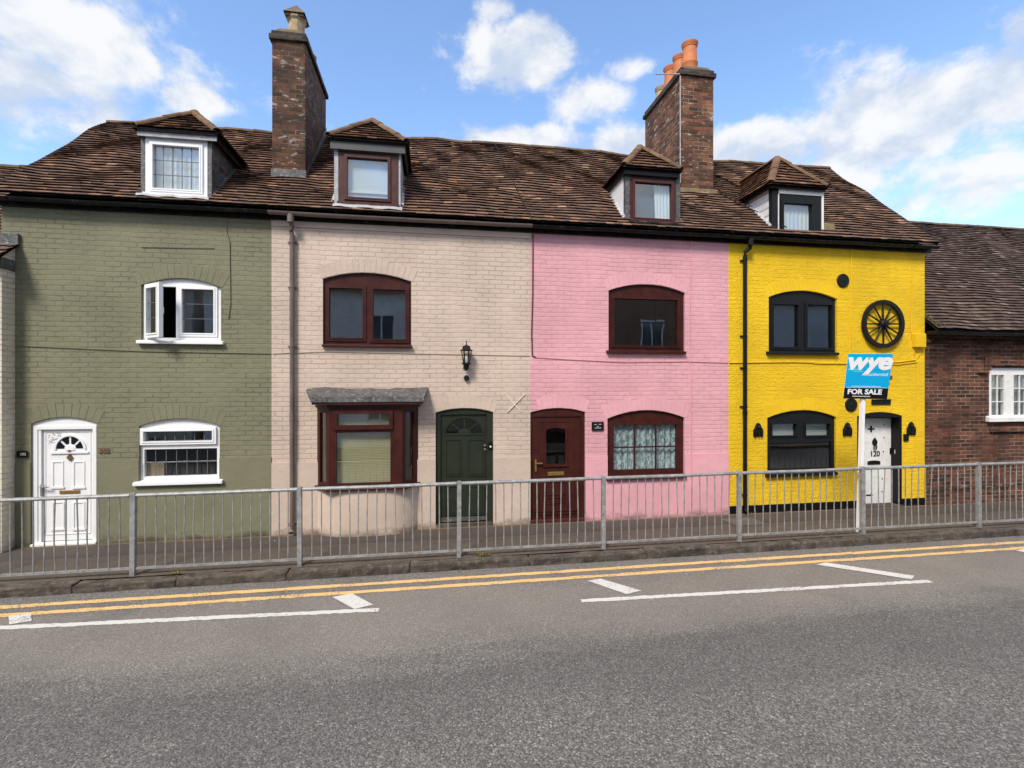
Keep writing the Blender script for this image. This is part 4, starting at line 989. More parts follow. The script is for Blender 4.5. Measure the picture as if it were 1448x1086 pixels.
m = MB(); m.prism([(bx[0][0]-0.03, 0.0), (bx[1][0]-0.02, Y1-0.03), (bx[2][0]+0.02, Y1-0.03), (bx[3][0]+0.03, 0.0)], zt+0.001, zb2-0.1255, Txy); m.build('bay_head', M['maroon'], fr)
# green door
fr, r = door_frame(H2, o2d, M['green'], (623, 586, 688, 739), 0.035, 0.12)
yd = 0.065; m = MB(); m.box(r[0]+0.003, r[1]-0.003, yd, yd+0.05, 0.06, r[3]-0.003)
for q in ((629.5, 621, 652.5, 673.5), (661, 621, 685, 673.5), (629.5, 687, 652.5, 728), (661, 687, 685, 728)): ring(m, rect(*q, yd), 0.02, yd-0.012, yd-0.0005); qq = rect(*q, yd); m.box(qq[0]+0.035, qq[1]-0.035, yd-0.008, yd-0.0004, qq[2]+0.035, qq[3]-0.035)
fc = P(656.5, 613, yd); rx = PX(683, yd)-fc[0]; rz = PZ(656, 590.5, yd)-fc[1]
arc_band(m, fc[0], fc[1], rx, rz, 0.025, yd-0.012, yd-0.0005); m.box(fc[0]-rx-0.02, fc[0]+rx+0.02, yd-0.010, yd-0.0004, fc[1]-0.03, fc[1]-0.002)
dr = m.build('door', M['green'], H2)
m = MB(); fan(m, fc[0], fc[1], rx*0.96, rz*0.96, 4, yd-0.004, yd-0.0003, 0.03, 0.36); m.build('fanlight', M['glass_dark'], dr)
m = MB(); fan(m, fc[0], fc[1], rx*0.96, rz*0.96, 4, yd-0.001, yd-0.0001, 0.03, 0.36); m.build('fanlight_backing', M['black'], dr)
for py in (629.5, 635): 
    kx, kz = P(685.5, py, yd); m = MB(); m.lathe((kx, yd-0.014, kz), [(0.018, -0.013), (0.018, 0.013)], 10, Matrix.Rotation(pi/2, 3, 'X').to_4x4()); m.build('door_lock', M['chrome'], dr)
m = MB(); m.box(r[0]+0.003, r[1]-0.003, yd-0.025, yd-0.001, 0.075, 0.14); m.build('weather_bar', M['lead'], dr)
m = MB(); m.box(PX(617), PX(697), -0.02, 0.10, -0.01, 0.05); m.build('doorstep', M['kerb'], H2)
bx0 = rect(690.5, 625.5, 697, 634.5, 0.0); bell = MB(); bell.box(bx0[0], bx0[1], 0.005, 0.034, bx0[2], bx0[3]); bo = bell.build('doorbell', M['black'], H2)
m = MB(); kx, kz = P(693.7, 631.5); m.lathe((kx, 0.002, kz), [(0.016, -0.004), (0.016, 0.004)], 10, Matrix.Rotation(pi/2, 3, 'X').to_4x4()); m.build('button', M['signwhite'], bo)
# brown downpipe
def downpipe(house, pxt, pxs, zt, pys, mat, r=0.036, z0=0.05, brackets=(420, 480, 570, 660), shoe=True):
    m = MB(); xt, xs = PX(pxt, -0.13), PX(pxs, -0.06); z1 = PZ(pxs, pys, -0.06)
    m.tube([(xt, -0.155, zt), (xt, -0.155, zt-0.13)], 0.052, 10)
    m.tube([(xt, -0.155, zt-0.10), (xt, -0.15, z1+0.16), (xt+0.02, -0.12, z1+0.09), (xs-0.01, -0.07, z1+0.02), (xs, -0.06, z1-0.05), (xs, -0.06, 1.2), (xs, -0.06, z0+0.1), (xs, -0.075, z0+0.04), (xs, -0.12, z0)], r, 10)
    for py in brackets:
        z = PZ(pxs, py, -0.06); m.tube([(xs, -0.06, z-0.012), (xs, -0.06, z+0.012)], r*1.2, 10); m.box(xs-0.075, xs+0.075, -0.028, -0.012, z-0.012, z+0.012)
    for zz in (z1-0.12, 1.9): m.tube([(xs, -0.06, zz-0.04), (xs, -0.06, zz+0.04)], r*1.16, 10)
    return m.build('downpipe', mat, house, smooth=True)
downpipe(H2, 411.5, 413, 2.72+CH, 330, M['brownpipe'], brackets=(342, 406, 490, 742))
m = MB(); m.tube([(XB+0.01, -0.011, PZ(390, 500)), (PX(460), -0.011, PZ(460, 497)), (PX(600), -0.011, PZ(600, 500)), (XC-0.02, -0.011, PZ(748, 503))], 0.005, 6); m.build('wall_cable', M['cream_r'], H2)
m = MB(); m.box(XB+0.002, XC-0.002, -0.02, 0.0, 2.56+CH, 2.655+CH); m.build('eaves_band', M['cream_r'], H2)

# ================================================================== pink house
w, hs = window(H3, o3u, M['maroon'], [dict(r=(867.5, 423, 958, 489), ring=0.04, leads=(3, 2), bar=0.010)], came='charcoal', sill=(858.5, 495.5, 970, 500))
w, hs = window(H3, o3l, M['maroon'], [dict(r=(867.5, 600.5, 957, 663.5), leads=(3, 2), bar=0.026)], sill=(857.5, 672, 970.5, 677.5))
m = MB(); h = hs[0]; folds(m, h[0]-0.03, h[1]+0.03, h[2]-0.02, h[3]+0.03, 0.14, 0.018, 11); m.build('curtain', M['lace'], w)
fr, r = door_frame(H3, o3d, M['maroon'], (752.5, 589, 822, 733), 0.03, 0.12)
yd = 0.05; m = MB(); m.box(r[0]+0.003, r[1]-0.003, yd, yd+0.05, 0.05, r[3]-0.003)
ring(m, rect(762, 596, 812, 725, yd), 0.014, yd-0.006, yd-0.0005)
q = rect(769.5, 606, 801.5, 658, yd); g = (q[0]+0.03, q[1]-0.03, q[2]+0.03, q[3]-0.02, q[3]+0.015)
m.slab((q[0], q[1], q[2], q[3], q[3]+0.04), [g], yd-0.02, yd-0.0004)
m.box(q[0]-0.02, q[1]+0.02, yd-0.028, yd-0.0003, q[2]-0.02, q[2]+0.015)
for q2 in ((771, 680, 799, 700), (771, 703, 799, 712)): ring(m, rect(*q2, yd), 0.016, yd-0.012, yd-0.0005)
for py in (722, 726): z = PZ(787, py, yd); m.box(r[0]+0.05, r[1]-0.05, yd-0.018, yd-0.0006, z-0.010, z+0.010)
dr = m.build('door', M['maroon'], H3)
m = MB(); m.slab(g, [], yd-0.006, yd-0.002); m.build('door_pane', M['glass_dark'], dr); m = MB(); m.slab(g, [], yd-0.0018, yd-0.0008); m.build('door_pane_backing', M['black'], dr)
q = rect(774.5, 667, 797.5, 671.5, yd); m = MB(); m.box(q[0], q[1], yd-0.014, yd-0.0005, q[2]-0.01, q[3]); m.build('letterbox', M['brass'], dr, bevel=0.004)
hx, hz = P(757.3, 658, yd); m = MB(); m.box(hx-0.016, hx+0.016, yd-0.016, yd-0.0005, hz-0.11, hz+0.10); m.bar((hx, yd-0.045, hz+0.04), (hx+0.12, yd-0.045, hz+0.04), 0.02); m.tube([(hx, yd-0.05, hz+0.04), (hx, yd, hz+0.04)], 0.012, 8); m.build('door_handle', M['brass'], dr, bevel=0.003)
m = MB(); m.box(PX(749.5), PX(827), -0.03, 0.08, -0.01, 0.045); m.build('doorstep', M['maroon_wood'], H3, bevel=0.006)
m = MB(); m.tube([(PX(753.5), -0.014, PZ(753, 332)), (PX(753), -0.014, PZ(753, 420)), (PX(751.5), -0.014, PZ(751, 470)), (PX(752.5), -0.014, PZ(752, 503)), (PX(757), -0.014, PZ(757, 505))], 0.010, 6); m.build('wall_cable', M['maroon_wood'], H3)
m = MB()
m.tube([(PX(757), -0.014, PZ(757, 505)), (PX(800), -0.012, PZ(800, 508)), (PX(880), -0.012, PZ(880, 512)), (PX(970), -0.012, PZ(970, 511)), (PX(1029), -0.012, PZ(1029, 513))], 0.006, 6)
m.tube([(PX(976), -0.014, PZ(976, 336)), (PX(974.5), -0.014, PZ(974, 510)), (PX(976), -0.014, PZ(976, 520)), (PX(976), -0.026, PZ(976, 638)), (PX(976.5), -0.026, PZ(976, 690))], 0.008, 6)
m.build('wall_cable', M['pink_r'], H3)

# ================================================================== yellow house
w, hs = window(H4, o4u, M['charcoal'], [dict(r=(1093, 430.5, 1128, 491), ring=0.045), dict(r=(1140.5, 431, 1176, 492), ring=0.045)], sill=(1085.5, 497, 1186, 501.5))
w, hs = window(H4, o4l, M['charcoal'], [dict(r=(1091, 599, 1125.5, 616), ring=0.03), dict(r=(1138.5, 599, 1173, 616), ring=0.03), dict(r=(1089, 625.5, 1175.5, 662))], sill=(1084, 668, 1184, 673))
m = MB(); 
for h in hs[:2]: m.box(h[0]-0.02, h[1]+0.02, 0.13, 0.14, h[2]-0.02, h[3]+0.02)
m.build('blind', M['blindwhite'], w)
fr, r = door_frame(H4, o4d, M['black'], (1214, 590.5, 1272.5, 717), -0.006, 0.27)
yd = 0.19; dx0_, dx1_ = PX(1210.8, yd), PX(1261, yd); dzt_ = PZ(1238, 591.5, yd)
m = MB(); n = 4
for i in range(n):
    a, b = dx0_+(dx1_-dx0_)*i/n, dx0_+(dx1_-dx0_)*(i+1)/n; m.box(a+0.0012, b-0.0012, yd, yd+0.05, 0.02, dzt_)
dr = m.build('door', M['whitepaint'], H4, bevel=0.003)
iron = MB()
def cross(px, py, s=0.075):
    x, z = P(px, py, yd); iron.box(x-s, x+s, yd-0.010, yd-0.0005, z-0.014, z+0.014); iron.box(x-0.017, x+0.017, yd-0.0105, yd-0.0006, z-s*0.85, z-0.0142); iron.box(x-0.017, x+0.017, yd-0.0105, yd-0.0006, z+0.0142, z+s*0.85)
cross(1231.5, 606.5)
for py in (606.5, 701): x, z = P(1231, py, yd); iron.box(dx0_+0.0, x-0.17, yd-0.008, yd-0.0004, z-0.012, z+0.012)
x, z = P(1230, 700, yd); iron.box(x-0.09, x+0.06, yd-0.008, yd-0.0004, z-0.012, z+0.012); iron.box(x+0.02, x+0.045, yd-0.009, yd-0.0004, z+0.013, z+0.045)
for px, py in ((1250, 600.5), (1249.7, 619), (1249, 638.5), (1247.5, 677), (1247, 695), (1217, 645), (1220.5, 619), (1217, 686)):
    x, z = P(px, py, yd); iron.lathe((x, yd-0.006, z), [(0.014, -0.006), (0.010, 0.004)], 8, Matrix.Rotation(pi/2, 3, 'X').to_4x4())
x, z = P(1259, 637.5, yd); iron.box(x-0.02, x+0.02, yd-0.02, yd-0.0004, z-0.06, z+0.06)
iron.build('iron_stud', M['blackiron'], dr)
x, z = P(1236, 626, yd); kn = MB()
kn.prism([(x, z+0.10), (x+0.05, z+0.03), (x+0.048, z-0.02), (x+0.015, z-0.05), (x-0.015, z-0.05), (x-0.048, z-0.02), (x-0.05, z+0.03)], yd-0.03, yd-0.0005)
kn.tube([(x+0.035*sin(2*pi*k/12), yd-0.03, z-0.09+0.04*cos(2*pi*k/12)) for k in range(13)], 0.011, 6); kn.build('door_knocker', M['blackiron'], dr)
x, z = P(1237, 642, yd); text('120', 0.155, M['black'], 'house_number', dr, at(x, yd-0.004, z), offset=0.004)
q = rect(1226.5, 651, 1244, 656.5, yd); m = MB(); m.slab((q[0], q[1], q[2], q[3]-0.02, q[3]), [], yd-0.016, yd-0.0005); m.build('letterbox', M['blackiron'], dr)
x, z = P(1267.5, 638, 0.1); m = MB(); m.box(o4d[1]-0.052, o4d[1]-0.0425, 0.09, 0.11, z-0.05, z+0.03); m.build('latch_keep', M['chrome'], H4)
m = MB(); m.box(PX(1210), PX(1276), -0.04, 0.2, -0.01, 0.018); m.build('doorstep', M['kerb'], H4)
downpipe(H4, 1060, 1053.5, 2.72+CH, 358, M['black'], r=0.038, brackets=(368, 475, 520, 575, 700))
m = MB(); m.tube([(XD+0.01, -0.012, PZ(1031, 513)), (PX(1120), -0.012, PZ(1120, 512)), (PX(1200), -0.012, PZ(1200, 514)), (PX(1270), -0.012, PZ(1270, 512)), (PX(1293), -0.012, PZ(1293, 509)), (PX(1299), -0.012, PZ(1299, 500))], 0.010, 6)
m.tube([(PX(1150), -0.012, PZ(1150, 514)), (PX(1270), -0.012, PZ(1270, 515.5)), (PX(1297), -0.012, PZ(1297, 512)), (PX(1301), -0.012, PZ(1301, 498))], 0.009, 6)
m.tube([(PX(1203), -0.012, PZ(1203, 352)), (PX(1202), -0.012, PZ(1202, 440)), (PX(1199), -0.012, PZ(1199, 514)), (PX(1199), -0.012, PZ(1199, 555))], 0.010, 6)
m.tube([(PX(1289), -0.012, PZ(1289, 375)), (PX(1288), -0.012, PZ(1288, 470)), (PX(1296), -0.012, PZ(1296, 520)), (PX(1295), -0.012, PZ(1295, 660))], 0.008, 6)
m.build('wall_cable', M['yellow_r'], H4)
jb = rect(1293, 472, 1306.5, 491, -0.05); m = MB(); m.prism([(jb[0], jb[2]), (jb[1], jb[2]), (jb[1], jb[3]), (jb[0], jb[3])], -0.10, 0.0)
tag(m.build('junction_box', M['yellow_r'], None, ((jb[0]+jb[1])/2, 0, jb[2]), bevel=0.008), 'yellow painted cable box at the upper right edge of the yellow wall', 'cable box')

# ================================================================== neighbours
HB = thing('brick_house', (XE+3, 0, 0), 'dark red brick house with brown tiled roof at the right end', 'house')
bz = 1.02+CH; X9 = XE+0.004; Xend = 26.0
ob = [opening(1399.5, 1486, 596, 520, 519.9)]; ob[0] = (*ob[0][:4], ob[0][3])
m = MB(); m.slab((X9, Xend, -0.25, bz, bz), ob, 0.012, 0.17, back=False, only_holes=True)
zrB = 4.61+CH; yrB = 3.56
m.poly([(Xend, 0.012, -0.25), (Xend, 7.3, -0.25), (Xend, 7.3, bz), (Xend, yrB, zrB-0.05), (Xend, 0.012, bz)]); m.poly([(X9, 7.3, -0.25), (Xend, 7.3, -0.25), (Xend, 7.3, bz), (X9, 7.3, bz)])
m.poly([(X9, 0.012, -0.25), (X9, 7.3, -0.25), (X9, 7.3, bz), (X9, yrB, zrB-0.05), (X9, 0.012, bz)])
m.build('wall', M['redbrick'], HB)
m = MB(); m.box(X9+0.01, Xend, 1.6, 1.65, -0.2, bz); m.build('room_partition', M['room'], HB)
m = MB(); zpl = PZ(1380, 690); m.slab((X9+0.001, Xend, -0.2, zpl, zpl), [], -0.035, 0.011); m.build('plinth', M['redbrick'], HB)
m = MB(); m.box(X9+0.001, Xend, -0.05, 0.011, zpl+0.001, zpl+0.075); m.box(X9+0.001, Xend, -0.03, 0.011, bz-0.19, bz-0.12); m.build('brick_course', M['stackbrick'], HB, bevel=0.01)
w, hs = window(HB, ob[0], M['whitepaint'], [dict(r=(1402, 530, 1420, 587), leads=(2, 3), bar=0.018), dict(r=(1433.5, 530, 1451.5, 587), leads=(2, 3), bar=0.018), dict(r=(1464, 530, 1482, 587), leads=(2, 3), bar=0.018)], yf=0.03, sill=(1398.5, 587.5, 1488, 596))
m = MB(); folds(m, ob[0][0]-0.03, ob[0][1]+0.03, ob[0][2], ob[0][3], 0.14, 0.012, 14); m.build('curtain', M['greynet'], w)
m = MB(); hx0, hx1 = PX(1399), Xend-4.2; z0, z1 = PZ(1440, 518), PZ(1440, 509); m.box(hx0-0.01, hx1, -0.045, 0.011, z0, z1)
zt0 = PZ(1400, 505); m.box(PX(1396), PX(1400)-0.012, -0.045, 0.011, PZ(1397, 524), z1+0.05); m.box(PX(1383), PX(1396)-0.001, -0.044, 0.011, PZ(1390, 528), PZ(1390, 523)); m.box(PX(1392), PX(1396)-0.001, -0.03, 0.011, PZ(1390, 522.8), z1+0.05)
m.build('hood_mould', M['redbrick'], HB, bevel=0.012)
m = MB(); m.box(PX(1400), PX(1490), -0.05, 0.011, PZ(1440, 610), PZ(1440, 603)); m.build('sill_course', M['redbrick'], HB, bevel=0.012)
LB = sqrt((yrB+0.25)**2+(zrB-(bz+0.06))**2); eB = Vector((0, -0.25, bz+0.06)); tB = Vector((0, yrB+0.25, zrB-bz-0.06)).normalized(); nB = Vector((0, -tB.z, tB.y))
def rb(s, t, n): return eB+Vector((s, 0, 0))+tB*t+nB*(n+0.012*sin(2.1*s+1.3*t)+0.008*sin(5*s-2*t))
m = MB(); tiles(m, LB, lambda t: X9+0.02-0.02*t*0, lambda t: Xend+0.1, rb, rng=random.Random(11), gauge=0.115, width=0.165); r = m.build('roof', M['tile_brown'], HB, recalc=False)
m = MB(); m.poly([rb(X9+0.02, 0, -0.03), rb(Xend+0.1, 0, -0.03), rb(Xend+0.1, LB, -0.03), rb(X9+0.02, LB, -0.03)]); m.poly([rb(X9+0.02, LB, -0.03), rb(Xend+0.1, LB, -0.03), (Xend+0.1, 7.4, bz), (X9+0.02, 7.4, bz)]); m.build('roof_deck', M['deck'], r)
m = MB(); half_round(m, rb(X9, LB, -0.01), rb(Xend+0.1, LB, -0.01), 0.085, rng=random.Random(2), seg=0.4); m.build('ridge', M['ridge'], r)
m = MB(); n = 8; y = -0.29; z0 = bz+0.01; x0, x1 = PX(1322, y), Xend+0.1
for xa, xb in ((x0, (x0+x1)/2), ((x0+x1)/2, x1)):
    for j in range(n):
        a, b = pi*j/n, pi*(j+1)/n; m.poly([(xa, y-0.06*cos(a), z0-0.06*sin(a)), (xb, y-0.06*cos(a), z0-0.06*sin(a)), (xb, y-0.06*cos(b), z0-0.06*sin(b)), (xa, y-0.06*cos(b), z0-0.06*sin(b))])
m.poly([(x0, y-0.06*cos(pi*j/n), z0-0.06*sin(pi*j/n)) for j in range(n+1)])
m.build('gutter', M['gutter'], HB, smooth=True)
m = MB(); m.box(X9+0.02, Xend, -0.2, 0.008, bz-0.02, bz+0.05); m.build('eaves_board', M['gutter'], HB)

HL = thing('brick_house', (-9, -0.235, 0), 'off white painted brick house at the left edge, mostly cut off by the frame', 'house')
Xl = PX(21.5); yl = -0.235; lz = 1.86+CH
m = MB(); m.poly([(-12, yl, -0.25), (Xl, yl, -0.25), (Xl, yl, lz), (-12, yl, lz)]); m.poly([(Xl, yl, -0.25), (Xl, -0.003, -0.25), (Xl, -0.003, lz+0.18), (Xl, yl, lz)])
m.poly([(-12, yl, -0.25), (-12, 5.9, -0.25), (-12, 5.9, lz), (-12, 2.71, 4.2+CH), (-12, yl, lz)]); m.poly([(XA-0.005, 0.0, -0.25), (XA-0.005, 5.9, -0.25), (XA-0.005, 5.9, lz), (XA-0.005, 2.71, 4.2+CH), (XA-0.005, 0, lz+0.18)])
m.build('wall', M['offwhite'], HL)
def rl(s, t, n):
    k = t/4.04; return Vector((s, -0.42+3.13*k, 1.77+CH+2.5*k))+Vector((0, -0.624, 0.781))*(n+0.01*sin(3*s+2*t))
m = MB(); tiles(m, 4.04, lambda t: -12.1, lambda t: (Xl+0.06 if t < 0.5 else XA-0.01), rl, rng=random.Random(21), gauge=0.125); r = m.build('roof', M['tile'], HL, recalc=False)
m = MB(); m.poly([rl(-12.1, 0, -0.03), rl(XA-0.02, 0, -0.03), rl(XA-0.02, 4.04, -0.03), rl(-12.1, 4.04, -0.03)]); m.poly([rl(-12.1, 4.04, -0.03), rl(XA-0.02, 4.04, -0.03), (XA-0.02, 5.95, lz), (-12.1, 5.95, lz)])
m.poly([rl(XA-0.02, 0, -0.029), rl(Xl+0.05, 0, -0.029), rl(Xl+0.05, 0.53, -0.029), rl(XA-0.02, 0.53, -0.029)]); m.build('roof_deck', M['deck'], r)
m = MB(); half_round(m, rl(-12.1, 4.04, 0), rl(XA-0.02, 4.04, 0), 0.085, rng=random.Random(3), seg=0.4); m.build('ridge', M['ridge'], r)
m = MB(); m.box(XA-0.02, Xl+0.07, -0.05, -0.004, PZ(15, 347), PZ(15, 330.5)); m.poly([(XA-0.02, -0.05, PZ(15, 345)), (Xl+0.07, -0.05, PZ(15, 345)), (Xl+0.07, -0.16, PZ(15, 348)-0.06), (XA-0.02, -0.16, PZ(15, 348)-0.06)]); m.build('flashing', M['lead'], HL, bevel=0.006)
m = MB(); m.box(Xl-0.16, Xl+0.006, yl-0.006, -0.01, lz-0.18, lz-0.01); m.build('lead_dressing', M['lead'], HL)
m = MB(); m.box(-12, Xl-0.1, yl-0.14, yl-0.002, lz-0.12, lz-0.03); m.build('eaves_board', M['gutter'], HL)

# houses over the road, met only in the window reflections
def far_house(x0, x1, label, mat, gable, y=-13.2):
    h = thing('opposite_house', ((x0+x1)/2, y, 0), label, 'house'); m = MB(); zt = 6.5
    m.poly([(x0, y, -0.2), (x1, y, -0.2), (x1, y, zt), *([((x0+x1)/2, y, zt+3)] if gable else []), (x0, y, zt)])
    for x in (x0, x1): m.poly([(x, y, -0.2), (x, y-7, -0.2), (x, y-7, zt), (x, y, zt)])
    m.build('wall', mat, h); r = MB(); xm = (x0+x1)/2
    if gable:
        for s in (-1, 1):
            xe = xm+s*((x1-x0)/2+0.3); r.poly([(xe, y+0.3, zt-0.3), (xm, y+0.3, zt+3.1), (xm, y-7.3, zt+3.1), (xe, y-7.3, zt-0.3)])
    else: r.poly([(x0-0.2, y+0.4, zt-0.1), (x1+0.2, y+0.4, zt-0.1), (x1+0.2, y-3.5, zt+3), (x0-0.2, y-3.5, zt+3)])
    r.build('roof', M['tile_brown'], h)
    for xc in (x0+(x1-x0)*0.25, x0+(x1-x0)*0.75):
        for z in (0.9, 3.8):
            b = MB(); b.prism([(xc-0.9, y), (xc-0.55, y+0.5), (xc+0.55, y+0.5), (xc+0.9, y)], z-0.6, z+1.75, Txy); bw = b.build('bay_window', mat, h)
            b = MB()
            for k in range(2): b.box(xc-0.5+k*0.52, xc-0.02+k*0.52, y+0.49, y+0.52, z+0.05, z+1.5)
            b.build('pane', M['farpane'], bw)
            b = MB(); b.slab((xc-0.56, xc+0.56, z-0.05, z+1.6, z+1.6), [(xc-0.5, xc-0.03, z+0.03, z+1.52, z+1.52), (xc+0.03, xc+0.5, z+0.03, z+1.52, z+1.52)], y+0.51, y+0.56); b.build('window_frame', M['white'], bw)
    return h
far_house(-9.2, 0.3, 'white rendered house across the road reflected in the cream house window', plain('pale render', (0.82, 0.83, 0.82), 0.8), False)
far_house(4.4, 11.9, 'brown brick gabled house across the road reflected in the pink house window', plain('brown brick front', (0.27, 0.17, 0.11), 0.85), True)

far_house(-17.5, -9.6, 'cream rendered house across the road reflected in the olive house window', plain('cream far render', (0.62, 0.60, 0.54), 0.8), False)
far_house(13.0, 22.0, 'grey rendered house across the road reflected in the yellow house window', plain('grey far render', (0.66, 0.69, 0.72), 0.8), False)

# ================================================================== things on the walls
RX = Matrix.Rotation(pi/2, 3, 'X').to_4x4()
# lantern
lx, lz0 = P(659.5, 500, -0.12); y = -0.13
L = thing('wall_lantern', (lx, 0, lz0-0.1), 'black glazed wall lantern above the green door', 'lantern')
m = MB(); s6 = 6
m.lathe((lx, y, 0), [(0.008, PZ(660, 482, y)), (0.008, PZ(660, 487.5, y)), (0.05, PZ(660, 489, y)), (0.06, PZ(660, 489.5, y)), (0.075, PZ(660, 494, y)), (0.105, PZ(660, 495, y)), (0.105, PZ(660, 496, y)), (0.07, PZ(660, 496.2, y))], 6); m.build('lantern_top', M['blackiron'], L)
z1, z2 = PZ(660, 496, y), PZ(660, 513.5, y); m = MB()
for k in range(6):
    a = 2*pi*k/6; m.tube([(lx+0.085*cos(a), y+0.085*sin(a), z1), (lx+0.052*cos(a), y+0.052*sin(a), z2)], 0.007, 5)
m.build('lantern_frame', M['blackiron'], L)
m = MB(); m.lathe((lx, y, 0), [(0.05, z2), (0.082, z1)], 6); m.build('lantern_glass', glass_mat('lantern glass', (0.9, 0.9, 0.88), 1.45), L)
m = MB(); m.lathe((lx, y, 0), [(0.018, z2), (0.026, z2+0.05), (0.026, z2+0.11), (0.01, z2+0.13)], 10); m.build('bulb', M['bulb'], L, smooth=True)
m = MB(); m.lathe((lx, y, 0), [(0.078, PZ(660, 513, y)), (0.078, PZ(660, 515, y)), (0.05, PZ(660, 516, y)), (0.045, PZ(660, 519, y)), (0.012, PZ(660, 524, y))], 10); m.tube([(lx, y, PZ(660, 518, y)), (lx, -0.06, PZ(660, 520, y)), (lx, -0.002, PZ(660, 517, y))], 0.018, 8); m.box(lx-0.045, lx+0.045, -0.02, -0.001, PZ(660, 522, 0), PZ(660, 506, 0)); m.build('lantern_bracket', M['blackiron'], L)
x, z = P(659.5, 534.5); m = MB(); m.lathe((x, -0.028, z), [(0.045, -0.027), (0.05, 0.0), (0.035, 0.03)], 14, RX); tag(m.build('motion_sensor', M['charcoal'], None, (x, 0, z), smooth=True), 'small round dark sensor under the wall lantern', 'sensor')
# X tie plate
m = MB(); y = -0.005
for a, b in (((715, 557.5), (737, 582.5)), ((742, 557), (717, 583))):
    m.bar((*[P(*a)[0]], y, P(*a)[1]), (P(*b)[0], y, P(*b)[1]), 0.014, 0.008, up=(0, 1, 0)); y -= 0.0085
tag(m.build('tie_plate', M['palecream'], None, (PX(727), 0, PZ(727, 570))), 'cream painted metal cross fixed to the wall right of the green door', 'tie plate')
# number plaque, brown numerals
q = rect(24, 637.5, 39.5, 647, -0.014); pl = thing('number_plaque', ((q[0]+q[1])/2, -0.014, q[2]), 'small black number plaque left of the white panelled door', 'plaque', None)
m = MB(); m.box(q[0], q[1], -0.026, -0.0145, q[2], q[3]); m.build('plate', M['black'], pl, bevel=0.003); text('202', 0.055, M['signwhite'], 'numerals', pl, at((q[0]+q[1])/2+0.015, -0.0275, (q[2]+q[3])/2))
x, z = P(147.5, 637); nb = thing('house_number', (x, 0, z), 'rusty brown metal numerals right of the white panelled door', 'number'); text('202', 0.105, M['rust'], 'numerals', nb, at(x, -0.018, z), extrude=0.003, offset=0.001)
# pink plaque
q = rect(836.5, 596.5, 853, 608.5, 0); pl = thing('name_plaque', ((q[0]+q[1])/2, 0, q[2]), 'dark name plaque with pale lettering right of the maroon door', 'plaque')
m = MB(); m.box(q[0], q[1], -0.022, -0.001, q[2], q[3]); ring(m, q, 0.015, -0.028, -0.0221); m.build('plate', M['blackiron'], pl, bevel=0.004)
m = MB(); xm = (q[0]+q[1])/2
for (a, b, c, d) in ((-0.065, -0.02, 0.025, 0.038), (0.02, 0.068, 0.028, 0.041), (-0.06, 0.065, -0.038, -0.026), (-0.015, 0.015, -0.012, 0.004)): m.box(xm+a, xm+b, -0.0245, -0.0221, (q[2]+q[3])/2+c, (q[2]+q[3])/2+d)
m.build('lettering', M['lead_light'], pl)
# wagon wheel
wx, wz = P(1249, 458, -0.06); yw = -0.06; R = 0.475
W = thing('wagon_wheel', (wx, yw, wz), 'black spoked wagon wheel hung on the upper yellow wall', 'wheel')
m = MB(); k = 40
for i in range(k):
    a, b = 2*pi*i/k, 2*pi*(i+1)/k
    c = lambda an, r_: (wx+r_*cos(an), wz+r_*sin(an))
    m.prism([c(a, R-0.075), c(a, R), c(b, R), c(b, R-0.075)], yw-0.026, yw+0.026)
m.build('rim', M['blackiron'], W)
for i in range(12):
    a = 2*pi*i/12+0.02; m = MB(); m.tube([(wx+0.05*cos(a), yw, wz+0.05*sin(a)), (wx+0.2*cos(a), yw, wz+0.2*sin(a)), (wx+(R-0.07)*cos(a), yw, wz+(R-0.07)*sin(a))], [0.019, 0.017, 0.013], 7); m.build('spoke', M['blackiron'], W)
m = MB(); m.lathe((wx, yw, wz), [(0.06, -0.055), (0.075, -0.02), (0.08, 0.03), (0.055, 0.06), (0.055, 0.085), (0.03, 0.087)], 14, RX); m.build('hub', M['blackiron'], W)
# round vents, plates
VG = 'round black vents on the yellow wall'
for (px, py, rr_, lab) in ((1191.5, 397, 0.135, 'round black wall vent above the wagon wheel'), (1203, 572.5, 0.135, 'round black wall vent below the blue sale board')):
    x, z = P(px, py); v = thing('wall_vent', (x, 0, z), lab, 'vent', VG)
    m = MB(); m.lathe((x, -0.015, z), [(rr_, -0.014), (rr_, 0.004), (rr_*0.9, 0.012), (rr_*0.84, 0.006), (rr_*0.2, 0.006), (rr_*0.15, 0.016), (0.01, 0.02)], 24, RX); m.build('cover', M['blackiron'], v)
q = rect(1232, 564.5, 1258.5, 572, 0); m = MB(); m.box(q[0], q[1], -0.02, -0.001, q[2], q[3]); m.box(q[0], q[1], -0.035, -0.0201, q[3]-0.02, q[3]-0.002)
tag(m.build('air_brick', M['blackiron'], None, ((q[0]+q[1])/2, 0, q[2])), 'flat black rectangular vent over the white studded door', 'vent')
# worn dark name lettering half hidden by the board
m = MB(); rs = random.Random(9)
for (a, b, c, d, n) in ((1247, 1262, 531, 537, 10), (1247, 1258, 540, 545, 7), (1247, 1252, 547, 548, 3)):
    for k in range(n):
        px = a+(b-a)*k/n; q = rect(px, c+rs.uniform(0, 1), px+(b-a)/n*0.7, d-rs.uniform(0, 1), 0); m.box(q[0], q[1], -0.008, -0.001, q[2], q[3])
tag(m.build('wall_lettering', M['rust'], None, (PX(1254), 0, PZ(1254, 540))), 'worn brown lettering on yellow wall partly hidden by the sale board', 'lettering')
